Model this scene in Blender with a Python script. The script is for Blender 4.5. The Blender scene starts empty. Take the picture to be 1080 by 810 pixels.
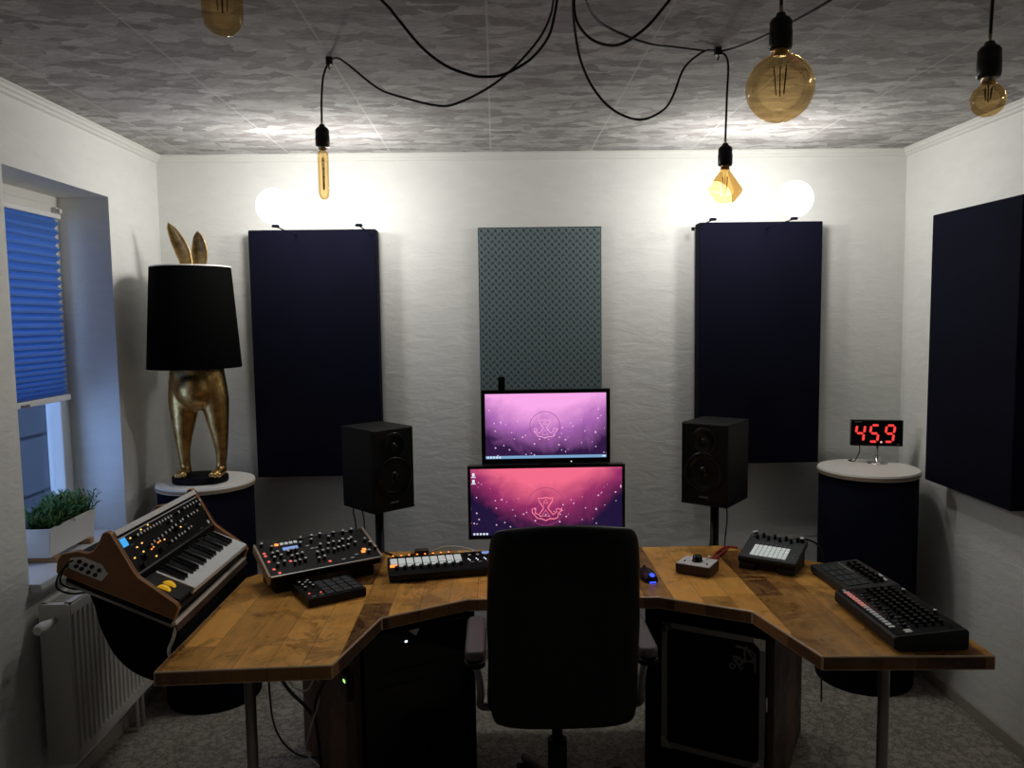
import bpy, bmesh, math, random
from mathutils import Vector, Matrix, Euler
random.seed(7)
PI = math.pi
S = bpy.context.scene
COL = S.collection

# ------------------------------------------------------------------ camera
cd = bpy.data.cameras.new('camera'); cam = bpy.data.objects.new('camera', cd); COL.objects.link(cam)
cd.sensor_width = 36; cd.lens = 824.88 / 1080 * 36; cd.clip_start = .02
cam.matrix_world = Matrix(((0.99969128, 0.01524246, -0.0196217, 0),
                           (-0.02083318, 0.08387533, -0.99625845, 0),
                           (-0.01353965, 0.99635967, 0.08416698, 1.71283),
                           (0, 0, 0, 1)))
S.camera = cam
S.view_settings.view_transform = 'Standard'; S.view_settings.look = 'None'
S.view_settings.exposure = 0; S.view_settings.gamma = 1; S.view_settings.use_curve_mapping = False
GLOBE_WATTS = 5.3
# ------------------------------------------------------------------ world: blue dusk sky
w = bpy.data.worlds.new('dusk'); S.world = w; w.use_nodes = True
wn = w.node_tree.nodes; bg = wn['Background']
bg.inputs[0].default_value = (.34, .50, .90, 1); bg.inputs[1].default_value = 2.8

# ------------------------------------------------------------------ materials
def mat(name, col=(.5,.5,.5), rough=.6, metal=0, emi=None, es=0, spec=.5, coat=0):
    m = bpy.data.materials.new(name); m.use_nodes = True
    b = m.node_tree.nodes['Principled BSDF']
    b.inputs['Base Color'].default_value = (*col, 1); b.inputs['Roughness'].default_value = rough
    b.inputs['Metallic'].default_value = metal; b.inputs['Specular IOR Level'].default_value = spec
    b.inputs['Coat Weight'].default_value = coat
    if emi: b.inputs['Emission Color'].default_value = (*emi, 1); b.inputs['Emission Strength'].default_value = es
    return m
class N:
    """tiny node graph helper"""
    def __init__(s, m):
        s.m = m; s.t = m.node_tree; s.n = s.t.nodes; s.b = s.n.get('Principled BSDF')
    def add(s, typ, **kw):
        nd = s.n.new(typ)
        for k, v in kw.items():
            if k[0] == '_': nd.inputs[k[1:].replace('_', ' ')].default_value = v
            else: setattr(nd, k, v)
        return nd
    def link(s, a, b): s.t.links.new(a, b)
    def coord(s, scale=(1,1,1), rot=(0,0,0), loc=(0,0,0)):
        tc = s.add('ShaderNodeTexCoord'); mp = s.add('ShaderNodeMapping')
        mp.inputs['Scale'].default_value = scale; mp.inputs['Rotation'].default_value = rot; mp.inputs['Location'].default_value = loc
        s.link(tc.outputs['Object'], mp.inputs['Vector']); return mp.outputs[0]
    def noise(s, vec, scale, detail=4, rough=.5, dist=0):
        n = s.add('ShaderNodeTexNoise', _Scale=scale, _Detail=detail, _Roughness=rough, _Distortion=dist)
        s.link(vec, n.inputs['Vector']); return n
    def ramp(s, fac, stops, interp='LINEAR'):
        r = s.add('ShaderNodeValToRGB'); r.color_ramp.interpolation = interp
        e = r.color_ramp.elements
        while len(e) < len(stops): e.new(.5)
        for i, (p, c) in enumerate(stops):
            e[i].position = p; e[i].color = (*c, 1) if len(c) == 3 else c
        s.link(fac, r.inputs[0]); return r.outputs[0]
    def math(s, op, a, b=None, c=None):
        n = s.add('ShaderNodeMath', operation=op)
        for i, v in enumerate((a, b, c)):
            if v is None: continue
            if isinstance(v, (int, float)): n.inputs[i].default_value = v
            else: s.link(v, n.inputs[i])
        return n.outputs[0]
    def mix(s, fac, a, b, mode='MIX'):
        n = s.add('ShaderNodeMix', data_type='RGBA', blend_type=mode)
        for sock, v in ((n.inputs[0], fac), (n.inputs[6], a), (n.inputs[7], b)):
            if isinstance(v, (int, float)): sock.default_value = v
            elif isinstance(v, tuple): sock.default_value = (*v, 1)
            else: s.link(v, sock)
        return n.outputs[2]
    def bump(s, h, strength=.3, dist=.01):
        n = s.add('ShaderNodeBump'); n.inputs['Strength'].default_value = strength; n.inputs['Distance'].default_value = dist
        s.link(h, n.inputs['Height']); s.link(n.outputs[0], s.b.inputs['Normal'])

def wall_mat(name, col, sc=(1,1,1)):
    m = mat(name, col, .9, spec=.2); g = N(m); v = g.coord(sc)
    n1 = g.noise(v, 14, 5, .6, .4); n2 = g.noise(v, 2.2, 3)
    c = g.mix(g.ramp(n2.outputs[0], [(.3, (.94,.94,.94)), (.7, (1,1,1))]), col, col, 'MIX')
    mm = g.mix(1.0, col, g.ramp(n1.outputs[0], [(.3, (.95,.95,.95)), (.7, (1,1,1))]), 'MULTIPLY')
    g.link(mm, g.b.inputs['Base Color']); g.bump(n1.outputs[0], .42, .012)
    return m
M = {}
M['wall'] = wall_mat('wall_paint', (.86,.87,.84), (.6,.6,1.6))
M['wall_dark'] = mat('rear_wall_paint', (.25,.25,.24), .95)
M['trim'] = mat('white_trim', (.78,.78,.75), .6)
# ceiling: mottled wallpaper with brush-stroke flakes and seams every half metre
m = mat('ceiling_paper', (.6,.6,.6), .85, spec=.2); g = N(m); v = g.coord((1,1.0,1))
nz = g.noise(v, 9, 3, .6)
vm = g.add('ShaderNodeVectorMath', operation='SCALE'); vm.inputs['Scale'].default_value = .11
g.link(nz.outputs['Color'], vm.inputs[0])
va = g.add('ShaderNodeVectorMath', operation='ADD'); g.link(v, va.inputs[0]); g.link(vm.outputs[0], va.inputs[1])
mp = g.add('ShaderNodeMapping'); mp.inputs['Scale'].default_value = (11, 23, 1); g.link(va.outputs[0], mp.inputs[0])
vo = g.add('ShaderNodeTexVoronoi', _Scale=1.0); g.link(mp.outputs[0], vo.inputs['Vector'])
sep = g.add('ShaderNodeSeparateColor'); g.link(vo.outputs['Color'], sep.inputs[0])
vs2 = g.add('ShaderNodeMapping'); vs2.inputs['Scale'].default_value = (8, 17, 1); g.link(v, vs2.inputs[0])
fl = g.math('ADD', g.math('MULTIPLY', sep.outputs[0], .36), g.math('MULTIPLY', g.noise(vs2.outputs[0], 1.5, 6, .72, 1.6).outputs[0], .72))
cc = g.ramp(fl, [(.28, (.24,.225,.22)), (.47, (.35,.335,.33)), (.62, (.45,.44,.435)), (.80, (.60,.60,.59))])
sx = g.add('ShaderNodeSeparateXYZ'); g.link(v, sx.inputs[0])
fr = g.math('FRACT', g.math('DIVIDE', g.math('ADD', sx.outputs[0], 5.24), .475))
seam = g.math('MULTIPLY', g.math('LESS_THAN', fr, .014), .55)
g.link(g.mix(seam, cc, (.62,.62,.61)), g.b.inputs['Base Color']); g.bump(fl, .35, .01)
M['ceiling'] = m
# carpet
m = mat('carpet', (.3,.27,.24), .95, spec=.1); g = N(m); v = g.coord()
nz = g.noise(v, 17, 4, .7)
vm = g.add('ShaderNodeVectorMath', operation='SCALE'); vm.inputs['Scale'].default_value = .16
g.link(nz.outputs['Color'], vm.inputs[0])
va = g.add('ShaderNodeVectorMath', operation='ADD'); g.link(v, va.inputs[0]); g.link(vm.outputs[0], va.inputs[1])
vo = g.add('ShaderNodeTexVoronoi', feature='DISTANCE_TO_EDGE', _Scale=19.0); g.link(va.outputs[0], vo.inputs['Vector'])
ln = g.ramp(vo.outputs[0], [(.0, (.24,.21,.18)), (.11, (.50,.455,.40)), (.5, (.60,.545,.485))])
pile = g.noise(v, 300, 2)
g.link(g.mix(.35, ln, pile.outputs[0], 'MULTIPLY'), g.b.inputs['Base Color'])
g.bump(vo.outputs[0], .5, .01); M['carpet'] = m
# patched wood of the desk
def wood(name, dark, light, scale=1.0, rough=.28, along='y', stain=True):
    m = mat(name, light, rough); g = N(m)
    v = g.coord((1,1,1), (0,0, PI/2 if along == 'y' else 0))
    if along == 'z': v = g.coord((1,1,1), (PI/2, 0, PI/2))
    nd = g.noise(v, 3.5, 3, .5)
    bt = g.add('ShaderNodeTexBrick', offset=.37, squash=1.0)
    bt.inputs['Color1'].default_value = (0,0,0,1); bt.inputs['Color2'].default_value = (1,1,1,1); bt.inputs['Mortar'].default_value = (.25,.25,.25,1)
    bt.inputs['Scale'].default_value = 1; bt.inputs['Mortar Size'].default_value = .0012
    bt.inputs['Brick Width'].default_value = .52*scale; bt.inputs['Row Height'].default_value = .096*scale
    g.link(v, bt.inputs['Vector'])
    vs = g.add('ShaderNodeMapping'); vs.inputs['Scale'].default_value = (3, 34, 34); g.link(v, vs.inputs[0])
    gr = g.noise(vs.outputs[0], 1.6, 5, .65, .6)
    st = g.noise(v, 8, 5, .65, .8)
    f = g.math('ADD', g.math('MULTIPLY', bt.outputs['Color'], .56), g.math('ADD', g.math('MULTIPLY', gr.outputs[0], .32), g.math('MULTIPLY', st.outputs[0], .52)))
    mid = tuple((a+b)/2 for a, b in zip(dark, light))
    c = g.ramp(f, [(.40, dark), (.58, mid), (.74, light), (.96, tuple(min(1, x*1.5) for x in light))])
    if stain:
        s2 = g.noise(v, 21, 6, .75, 1.0)
        c = g.mix(g.ramp(s2.outputs[0], [(.57, (0,0,0)), (.66, (.55,.55,.55))]), c, (.66,.42,.16))
        s3 = g.noise(v, 5.5, 6, .7, .6)
        c = g.mix(g.ramp(s3.outputs[0], [(.54, (0,0,0)), (.60, (.45,.45,.45))]), c, tuple(x*1.25 for x in dark))
        s4 = g.noise(v, 3.1, 5, .7, 1.5)
        c = g.mix(g.ramp(s4.outputs[0], [(.55, (0,0,0)), (.60, (.5,.5,.5))]), c, (.60,.33,.10))
    g.link(c, g.b.inputs['Base Color'])
    g.link(g.ramp(st.outputs[0], [(.3, (rough*.8,)*3), (.7, (rough*1.6,)*3)]), g.b.inputs['Roughness'])
    g.bump(gr.outputs[0], .12, .003)
    return m
M['desk'] = wood('patched_desk_wood', (.105,.038,.009), (.64,.315,.070)); M['desk'].node_tree.nodes['Principled BSDF'].inputs['Specular IOR Level'].default_value = .3
M['deskedge'] = wood('shaded_desk_edge_wood', (.045,.018,.007), (.22,.10,.032), rough=.4, stain=False)  # desk wood again, darkened to paint shade on the side faces
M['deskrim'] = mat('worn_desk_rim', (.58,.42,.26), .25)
M['cabwood'] = wood('dark_cabinet_wood', (.035,.016,.010), (.12,.058,.034), rough=.5, along='z', stain=False)
M['cheek'] = wood('synth_cheek_wood', (.15,.055,.017), (.34,.135,.040), scale=3, rough=.35, along='x', stain=False)
M['cheekrim'] = mat('cheek_rim_highlight', (.60,.30,.11), .35)  # pale orange highlight painted along the cheek bevels
M['lightwood'] = mat('light_wood', (.42,.24,.11), .5)
M['tanwood'] = mat('tan_wood', (.45,.33,.22), .5)
# navy acoustic fabric
def fabric(name, col, sc=260):
    m = mat(name, col, .95, spec=.15); g = N(m); v = g.coord()
    n = g.noise(v, sc, 2); n2 = g.noise(v, 5, 3)
    g.link(g.mix(1, col, g.ramp(n2.outputs[0], [(.3,(.8,.8,.8)),(.7,(1.1,1.1,1.1))]), 'MULTIPLY'), g.b.inputs['Base Color'])
    g.bump(n.outputs[0], .3, .002); return m
M['navy'] = fabric('navy_fabric', (.0035,.004,.014))
M['navy_drum'] = fabric('navy_drum_fabric', (.003,.004,.014))
M['blackfab'] = fabric('black_fabric', (.004,.004,.0045))
# patterned grey panel: small repeated blossoms
m = mat('patterned_fabric', (.12,.15,.16), .95, spec=.1); g = N(m); v = g.coord()
sx = g.add('ShaderNodeSeparateXYZ'); g.link(v, sx.inputs[0])
px = g.math('MULTIPLY', sx.outputs[0], 2*PI/.034); pz = g.math('MULTIPLY', sx.outputs[2], 2*PI/.034)
w1 = g.math('MULTIPLY', g.math('SINE', px), g.math('SINE', pz))
w2 = g.math('SINE', g.math('ADD', g.math('MULTIPLY', px, 2), pz)); w3 = g.math('SINE', g.math('SUBTRACT', g.math('MULTIPLY', pz, 3), px))
pt = g.math('ADD', g.math('MULTIPLY', w1, 1.0), g.math('ADD', g.math('MULTIPLY', w2, .28), g.math('MULTIPLY', w3, .12)))
c = g.ramp(g.math('MULTIPLY_ADD', pt, .4, .5), [(.0,(.17,.25,.26)),(.45,(.165,.225,.235)),(.66,(.115,.15,.16)),(.85,(.065,.06,.07))])
g.link(c, g.b.inputs['Base Color']); M['pattern'] = m

M['black'] = mat('black_plastic', (.004,.004,.005), .45, spec=.3)
M['blackgloss'] = mat('black_gloss', (.006,.006,.007), .15)
M['blackmatte'] = mat('black_matte', (.005,.005,.006), .8, spec=.2)
M['darkgrey'] = mat('dark_grey_plastic', (.014,.0145,.0155), .5, spec=.35)
M['panelgrey'] = mat('synth_panel_grey', (.006,.0058,.0055), .55, spec=.2)
M['slate'] = mat('slate_plastic', (.035,.042,.045), .5, spec=.3)
M['speaker'] = mat('speaker_vinyl', (.005,.005,.0055), .6, spec=.35)
M['cone'] = mat('speaker_cone', (.0025,.0025,.003), .22)
M['steel'] = mat('brushed_steel', (.42,.41,.40), .32, metal=1)
M['chrome'] = mat('chrome', (.7,.7,.7), .15, metal=1)
M['alu'] = mat('grey_aluminium', (.28,.28,.27), .45, metal=.7)
M['silverlip'] = mat('silver_lip', (.80,.76,.66), .4)
M['white'] = mat('white_plastic', (.78,.78,.77), .4)
M['ivory'] = mat('ivory_key', (.93,.95,.95), .3)
M['pad'] = mat('pale_pad', (.84,.89,.88), .6, emi=(.85,.93,.9), es=.22)
M['paddark'] = mat('dark_pad', (.04,.04,.045), .6)
M['disc'] = mat('white_disc_top', (.90,.89,.84), .5)
M['gold'] = mat('antique_gold', (.62,.40,.13), .33, metal=1)
g = N(M['gold']); v = g.coord(); n = g.noise(v, 22, 5, .7)
g.link(g.ramp(n.outputs[0], [(.30,(.26,.15,.05)),(.52,(.62,.40,.15)),(.75,(.80,.57,.27))]), g.b.inputs['Base Color']); g.bump(n.outputs[0], .35, .006)
M['shade'] = mat('black_lampshade', (.0025,.0025,.0025), .95, spec=.03)
M['leather'] = mat('black_leather', (.004,.0035,.0035), .42, spec=.35)
g = N(M['leather']); g.bump(g.noise(g.coord(), 160, 3).outputs[0], .15, .002)
M['armpad'] = mat('worn_armpad', (.13,.11,.115), .45)
M['radiator'] = mat('radiator_enamel', (.66,.65,.60), .4)
M['frame'] = mat('window_frame_paint', (.70,.69,.64), .5)
M['sill'] = mat('window_sill', (.70,.72,.76), .3)
M['socket'] = mat('bakelite_socket', (.018,.017,.017), .35)
M['cable'] = mat('black_cable', (.006,.006,.006), .6)
M['whitecable'] = mat('white_cable', (.70,.66,.58), .5)
M['redcable'] = mat('red_cable', (.32,.02,.02), .45)
M['soil'] = mat('dark_soil', (.02,.015,.01), .9)
m = mat('leaf_green', (.03,.10,.02), .5); g = N(m)
g.link(g.ramp(g.noise(g.coord(), 30, 2).outputs[0], [(.35,(.025,.085,.020)),(.7,(.085,.24,.055))]), g.b.inputs['Base Color']); M['leaf'] = m
m = mat('brick', (.2,.2,.2), .9); g = N(m); bt = g.add('ShaderNodeTexBrick')
g.b.inputs['Specular IOR Level'].default_value = 0
bt.inputs['Color1'].default_value = (.040,.042,.045,1); bt.inputs['Color2'].default_value = (.052,.053,.055,1); bt.inputs['Mortar'].default_value = (.012,.012,.013,1)
bt.inputs['Scale'].default_value = 1; bt.inputs['Brick Width'].default_value = .5; bt.inputs['Row Height'].default_value = .17; bt.inputs['Mortar Size'].default_value = .015
g.link(g.coord((1,1,1),(PI/2,0,PI/2)), bt.inputs['Vector']); g.link(bt.outputs[0], g.b.inputs['Base Color']); M['brick'] = m

def glass_mat(name, tint, gl=.10, rough=.03):
    m = bpy.data.materials.new(name); m.use_nodes = True; g = N(m); n = m.node_tree.nodes; n.remove(n['Principled BSDF'])
    tr = g.add('ShaderNodeBsdfTransparent'); tr.inputs[0].default_value = (*tint, 1)
    gs = g.add('ShaderNodeBsdfGlossy'); gs.inputs['Roughness'].default_value = rough
    lw = g.add('ShaderNodeLayerWeight'); lw.inputs[0].default_value = .35
    mx = g.add('ShaderNodeMixShader'); g.link(g.math('MULTIPLY', lw.outputs['Fresnel'], gl*4), mx.inputs[0])
    g.link(tr.outputs[0], mx.inputs[1]); g.link(gs.outputs[0], mx.inputs[2])
    g.link(mx.outputs[0], n['Material Output'].inputs[0]); return m
M['amber'] = glass_mat('amber_glass', (.965,.80,.52))
M['amberdeep'] = glass_mat('deep_amber_glass', (.97,.74,.40))
M['pane'] = glass_mat('window_glass', (.9,.95,1), .025)
# translucent pleated blind
m = bpy.data.materials.new('blue_blind'); m.use_nodes = True; g = N(m); b = g.b
b.inputs['Base Color'].default_value = (.22,.38,.58,1); b.inputs['Roughness'].default_value = .8
tl = g.add('ShaderNodeBsdfTranslucent'); tl.inputs[0].default_value = (.34,.56,.86,1)
mx = g.add('ShaderNodeMixShader'); mx.inputs[0].default_value = .6
g.link(b.outputs[0], mx.inputs[1]); g.link(tl.outputs[0], mx.inputs[2]); g.link(mx.outputs[0], m.node_tree.nodes['Material Output'].inputs[0]); M['blind'] = m

def glow(name, col, s=1.0): return mat(name, (0.01,0.01,0.01), .5, emi=col, es=s)
m = bpy.data.materials.new('lit_opal_globe'); m.use_nodes = True; g = N(m); m.node_tree.nodes.remove(g.b)
em = g.add('ShaderNodeEmission'); em.inputs[0].default_value = (1,.99,.96,1); em.inputs[1].default_value = 2.2
tr = g.add('ShaderNodeBsdfTransparent'); ad = g.add('ShaderNodeAddShader'); g.link(em.outputs[0], ad.inputs[0]); g.link(tr.outputs[0], ad.inputs[1])
g.link(ad.outputs[0], m.node_tree.nodes['Material Output'].inputs[0]); M['globe'] = m
M['orange'] = glow('orange_led', (1,.28,.05), 1.6)
M['amberled'] = glow('amber_led', (1,.55,.12), 1.5)
M['redled'] = glow('red_led', (1,.15,.12), .9)
M['reddigit'] = glow('red_digit', (1,.05,.045), 1.15)
M['whiteled'] = glow('white_led', (.8,.9,1), 1.6)
M['greenled'] = glow('green_led', (.45,1,.2), 1.3)
M['blueled'] = glow('blue_led', (.03,.06,1), 2.2)
M['lcdblue'] = glow('blue_lcd', (.05,.38,.85), 1.0)
M['lcdpale'] = glow('pale_lcd', (.22,.36,.8), .9)
M['wheel'] = mat('yellow_wheel', (.85,.50,.02), .4, emi=(1,.55,.02), es=.35)
M['filament'] = mat('filament', (.10,.035,.01), .5)
M['brass'] = mat('brass_cap', (.6,.5,.35), .3, metal=1)
M['neon'] = glow('pink_neon_line', (1,.22,.32), 1.0)
M['neon2'] = glow('pale_pink_line', (1,.42,.72), .95)
M['ringline'] = glow('dim_ring_line', (.28,.05,.16), 1.0)
M['icon'] = glow('white_icon', (.75,.85,.95), 1)
M['taskbar'] = glow('taskbar_blue', (.22,.42,.68), .9)
M['silk'] = mat('printed_mark', (.22,.22,.22), .6)
M['knob'] = M['black']; M['cap'] = mat('pale_knob_cap', (.9,.92,.93), .3)

def screen_mat(name, W, H, top, mid, dark, corner):
    m = bpy.data.materials.new(name); m.use_nodes = True; g = N(m); b = g.b
    b.inputs['Base Color'].default_value = (.01,.01,.01,1); b.inputs['Roughness'].default_value = .25
    v = g.coord(); sx = g.add('ShaderNodeSeparateXYZ'); g.link(v, sx.inputs[0])
    u = g.math('DIVIDE', sx.outputs[0], W/2); vv = g.math('DIVIDE', sx.outputs[2], H)
    u2 = g.math('MULTIPLY', u, u)
    nz = g.noise(v, 9, 5, .6, .5)
    f = g.math('SUBTRACT', g.math('ADD', g.math('MULTIPLY', vv, 1.05), g.math('MULTIPLY', g.math('SUBTRACT', nz.outputs[0], .5), .55)), g.math('MULTIPLY', u2, corner))
    c = g.ramp(f, [(.04, dark), (.42, mid), (.84, top)])
    vo = g.add('ShaderNodeTexVoronoi', _Scale=88.0); g.link(v, vo.inputs['Vector'])
    sc = g.add('ShaderNodeSeparateColor'); g.link(vo.outputs['Color'], sc.inputs[0])
    dot = g.math('MULTIPLY', g.math('LESS_THAN', vo.outputs['Distance'], g.math('MULTIPLY', sc.outputs[1], .30)), g.math('GREATER_THAN', sc.outputs[0], .55))
    dot = g.math('MULTIPLY', dot, g.math('LESS_THAN', vv, g.math('ADD', .50, g.math('MULTIPLY', u2, .38))))
    c = g.mix(g.math('MULTIPLY', dot, .75), c, (.95,.62,.85))
    g.link(c, b.inputs['Emission Color']); b.inputs['Emission Strength'].default_value = 1.0
    return m

# ------------------------------------------------------------------ mesh helpers
def BM(): return bmesh.new()
def box(bm, a, b, mi=0, T=None):
    x0,y0,z0 = a; x1,y1,z1 = b
    vs = [bm.verts.new(p) for p in ((x0,y0,z0),(x1,y0,z0),(x1,y1,z0),(x0,y1,z0),(x0,y0,z1),(x1,y0,z1),(x1,y1,z1),(x0,y1,z1))]
    if T:
        for q in vs: q.co = T @ q.co
    for f in ((0,3,2,1),(4,5,6,7),(0,1,5,4),(1,2,6,5),(2,3,7,6),(3,0,4,7)):
        bm.faces.new([vs[i] for i in f]).material_index = mi
    return bm
def cbox(bm, c, s, mi=0, T=None):
    return box(bm, [c[i]-s[i]/2 for i in range(3)], [c[i]+s[i]/2 for i in range(3)], mi, T)
def prism(bm, poly, lo, hi, axis='z', mi=0, T=None):
    """extrude a 2-D polygon; axis z: (x,y), axis y: (x,z), axis x: (y,z)"""
    def P(a, b, h): return {'z': (a,b,h), 'y': (a,h,b), 'x': (h,a,b)}[axis]
    A = [bm.verts.new(P(a,b,lo)) for a,b in poly]; B = [bm.verts.new(P(a,b,hi)) for a,b in poly]
    if T:
        for q in A+B: q.co = T @ q.co
    n = len(poly); fs = [bm.faces.new(A), bm.faces.new(B[::-1])]
    for i in range(n): fs.append(bm.faces.new((A[i], B[i], B[(i+1)%n], A[(i+1)%n])))
    for f in fs: f.material_index = mi
    return bm
def frame_of(d):
    d = Vector(d).normalized(); a = Vector((0,0,1)) if abs(d.z) < .9 else Vector((1,0,0))
    u = d.cross(a).normalized(); return u, d.cross(u).normalized()
def tube(bm, pts, r, seg=8, mi=0, closed=False, cap=True):
    pts = [Vector(p) for p in pts]; n = len(pts); rings = []
    rr = r if isinstance(r, (list, tuple)) else [r]*n
    u = None
    for i, p in enumerate(pts):
        if closed: d = pts[(i+1)%n] - pts[i-1]
        else: d = pts[min(i+1,n-1)] - pts[max(i-1,0)]
        d.normalize()
        if u is None: u, _ = frame_of(d)
        u = (u - d*u.dot(d))
        if u.length < 1e-6: u, _ = frame_of(d)
        u.normalize(); v = d.cross(u)
        rings.append([bm.verts.new(p + (u*math.cos(2*PI*k/seg) + v*math.sin(2*PI*k/seg))*rr[i]) for k in range(seg)])
    m = n if closed else n-1
    for i in range(m):
        A, B = rings[i], rings[(i+1)%n]
        for k in range(seg):
            f = bm.faces.new((A[k], A[(k+1)%seg], B[(k+1)%seg], B[k])); f.material_index = mi; f.smooth = True
    if cap and not closed:
        bm.faces.new(rings[0][::-1]).material_index = mi; bm.faces.new(rings[-1]).material_index = mi
    return bm
def cyl(bm, p0, p1, r0, r1=None, seg=24, mi=0): return tube(bm, [p0, p1], [r0, r0 if r1 is None else r1], seg, mi)
def lathe(bm, prof, seg=32, T=None, mi=0, smooth=True, cap=True):
    """revolve (r, z) profile about z"""
    rings = []
    for r, z in prof:
        if r < 1e-6: rings.append([bm.verts.new((0,0,z))])
        else: rings.append([bm.verts.new((r*math.cos(2*PI*k/seg), r*math.sin(2*PI*k/seg), z)) for k in range(seg)])
    if T:
        for R in rings:
            for q in R: q.co = T @ q.co
    for A, B in zip(rings, rings[1:]):
        for k in range(seg):
            k2 = (k+1) % seg
            if len(A) == 1 and len(B) == 1: continue
            if len(A) == 1: f = bm.faces.new((A[0], B[k], B[k2]))
            elif len(B) == 1: f = bm.faces.new((A[k], B[0], A[k2]))
            else: f = bm.faces.new((A[k], B[k], B[k2], A[k2]))
            f.smooth = smooth; f.material_index = mi
    return bm
def rrect(w, h, r, n=5, cx=0, cy=0):
    out = []
    for sx, sy, a0 in ((1,1,0),(-1,1,90),(-1,-1,180),(1,-1,270)):
        for i in range(n+1):
            a = math.radians(a0 + 90*i/n)
            out.append((cx+sx*(w/2-r)+r*math.cos(a), cy+sy*(h/2-r)+r*math.sin(a)))
    return out
def spline(pts, n=6):
    P = [Vector(p) for p in pts]; P = [2*P[0]-P[1]] + P + [2*P[-1]-P[-2]]; out = []
    for i in range(1, len(P)-2):
        a,b,c,d = P[i-1:i+3]
        for k in range(n):
            t = k/n
            out.append(.5*((2*b) + (c-a)*t + (2*a-5*b+4*c-d)*t*t + (3*b-a-3*c+d)*t**3))
    out.append(P[-2]); return out
def obj(name, bm, m, parent=None, bevel=0, seg=2, world=False):
    bmesh.ops.recalc_face_normals(bm, faces=bm.faces)
    me = bpy.data.meshes.new(name); bm.to_mesh(me); bm.free()
    for x in (m if isinstance(m, (list, tuple)) else [m]): me.materials.append(M[x] if isinstance(x, str) else x)
    o = bpy.data.objects.new(name, me); COL.objects.link(o)
    if parent is not None:
        o.parent = parent
        if world: me.transform(world_of(parent).inverted())
    if bevel:
        b = o.modifiers.new('bevel', 'BEVEL'); b.width = bevel; b.segments = seg; b.limit_method = 'ANGLE'; b.angle_limit = .6
    return o
def world_of(o):
    l = Matrix.LocRotScale(o.location, o.rotation_euler, o.scale)
    return (world_of(o.parent) @ l) if o.parent else l
def tag(o, label, cat, group=None, kind=None):
    o['label'] = label; o['category'] = cat
    if group: o['group'] = group
    if kind: o['kind'] = kind
    return o
def thing(name, label, cat, loc=(0,0,0), rot=(0,0,0), group=None):
    e = bpy.data.objects.new(name, None); e.empty_display_size = .05; COL.objects.link(e)
    e.location = loc; e.rotation_euler = rot; return tag(e, label, cat, group)
def struct(name, bm, m, bevel=0):
    o = obj(name, bm, m, bevel=bevel); o['kind'] = 'structure'; return o
def inst(src, parent, loc, rot=(0,0,0), name=None, label=None):
    o = src.copy(); COL.objects.link(o); o.parent = parent; o.location = loc; o.rotation_euler = rot
    if name: o.name = name
    return o

# ------------------------------------------------------------------ room shell
XL, XR, YB, YF, H = -1.601, 2.003, 3.825, -2.3, 2.5
struct('floor', box(BM(), (XL-.3,YF-.1,-.06), (XR+.1,YB+.1,0)), 'carpet')
struct('ceiling', box(BM(), (XL-.3,YF-.1,H), (XR+.1,YB+.1,H+.06)), 'ceiling')
struct('wall_back', box(BM(), (XL-.3,YB,0), (XR+.1,YB+.1,H)), 'wall')
struct('wall_right', box(BM(), (XR,YF,0), (XR+.1,YB,H)), 'wall')
struct('wall_front', box(BM(), (XL-.3,YF-.1,0), (XR+.1,YF,H)), 'wall_dark')
# left wall with the window opening
WY0, WY1, WZ0, WZ1, XG = 2.63, 3.335, .80, 2.236, -1.80
b = BM()
box(b, (XL-.3,YF,0), (XL,WY0,H)); box(b, (XL-.3,WY1,0), (XL,YB,H)); box(b, (XL-.3,WY0,0), (XL,WY1,WZ0)); box(b, (XL-.3,WY0,WZ1), (XL,WY1,H))
struct('wall_left', b, 'wall')
def cove(name, a, c, inward):
    """stepped crown moulding from a to c along a wall; inward = unit vector into the room"""
    b = BM(); prof = [(0,0),(.036,0),(.036,-.006),(.028,-.010),(.024,-.018),(.015,-.022),(.012,-.030),(0,-.034)]
    A = [b.verts.new(Vector(a)+Vector(inward)*u+Vector((0,0,H+v))) for u,v in prof]
    B = [b.verts.new(Vector(c)+Vector(inward)*u+Vector((0,0,H+v))) for u,v in prof]
    n = len(prof); b.faces.new(A); b.faces.new(B[::-1])
    for i in range(n): b.faces.new((A[i],B[i],B[(i+1)%n],A[(i+1)%n]))
    struct(name, b, 'trim')
cove('trim_1', (XL,YB,0), (XR,YB,0), (0,-1,0)); cove('trim_2', (XL,YF,0), (XL,YB,0), (1,0,0)); cove('trim_3', (XR,YF,0), (XR,YB,0), (-1,0,0))
M['base'] = mat('baseboard_paint', (.42,.38,.33), .6)
def skirt(name, a, c):
    struct(name, box(BM(), a, c), 'base', .003)
skirt('baseboard_back', (XL,YB-.014,0), (XR,YB,.055)); skirt('baseboard_right', (XR-.014,YF,0), (XR,YB,.055)); skirt('baseboard_left', (XL,YF,0), (XL+.014,YB,.055))
# sill
b = BM(); prism(b, [(XG-.06,.80),(XL+.034,.80),(XL+.040,.812),(XL+.036,.83),(XG-.06,.83)], WY0+.001, WY1-.001, 'y'); struct('window_sill', b, 'sill', .002)
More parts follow.
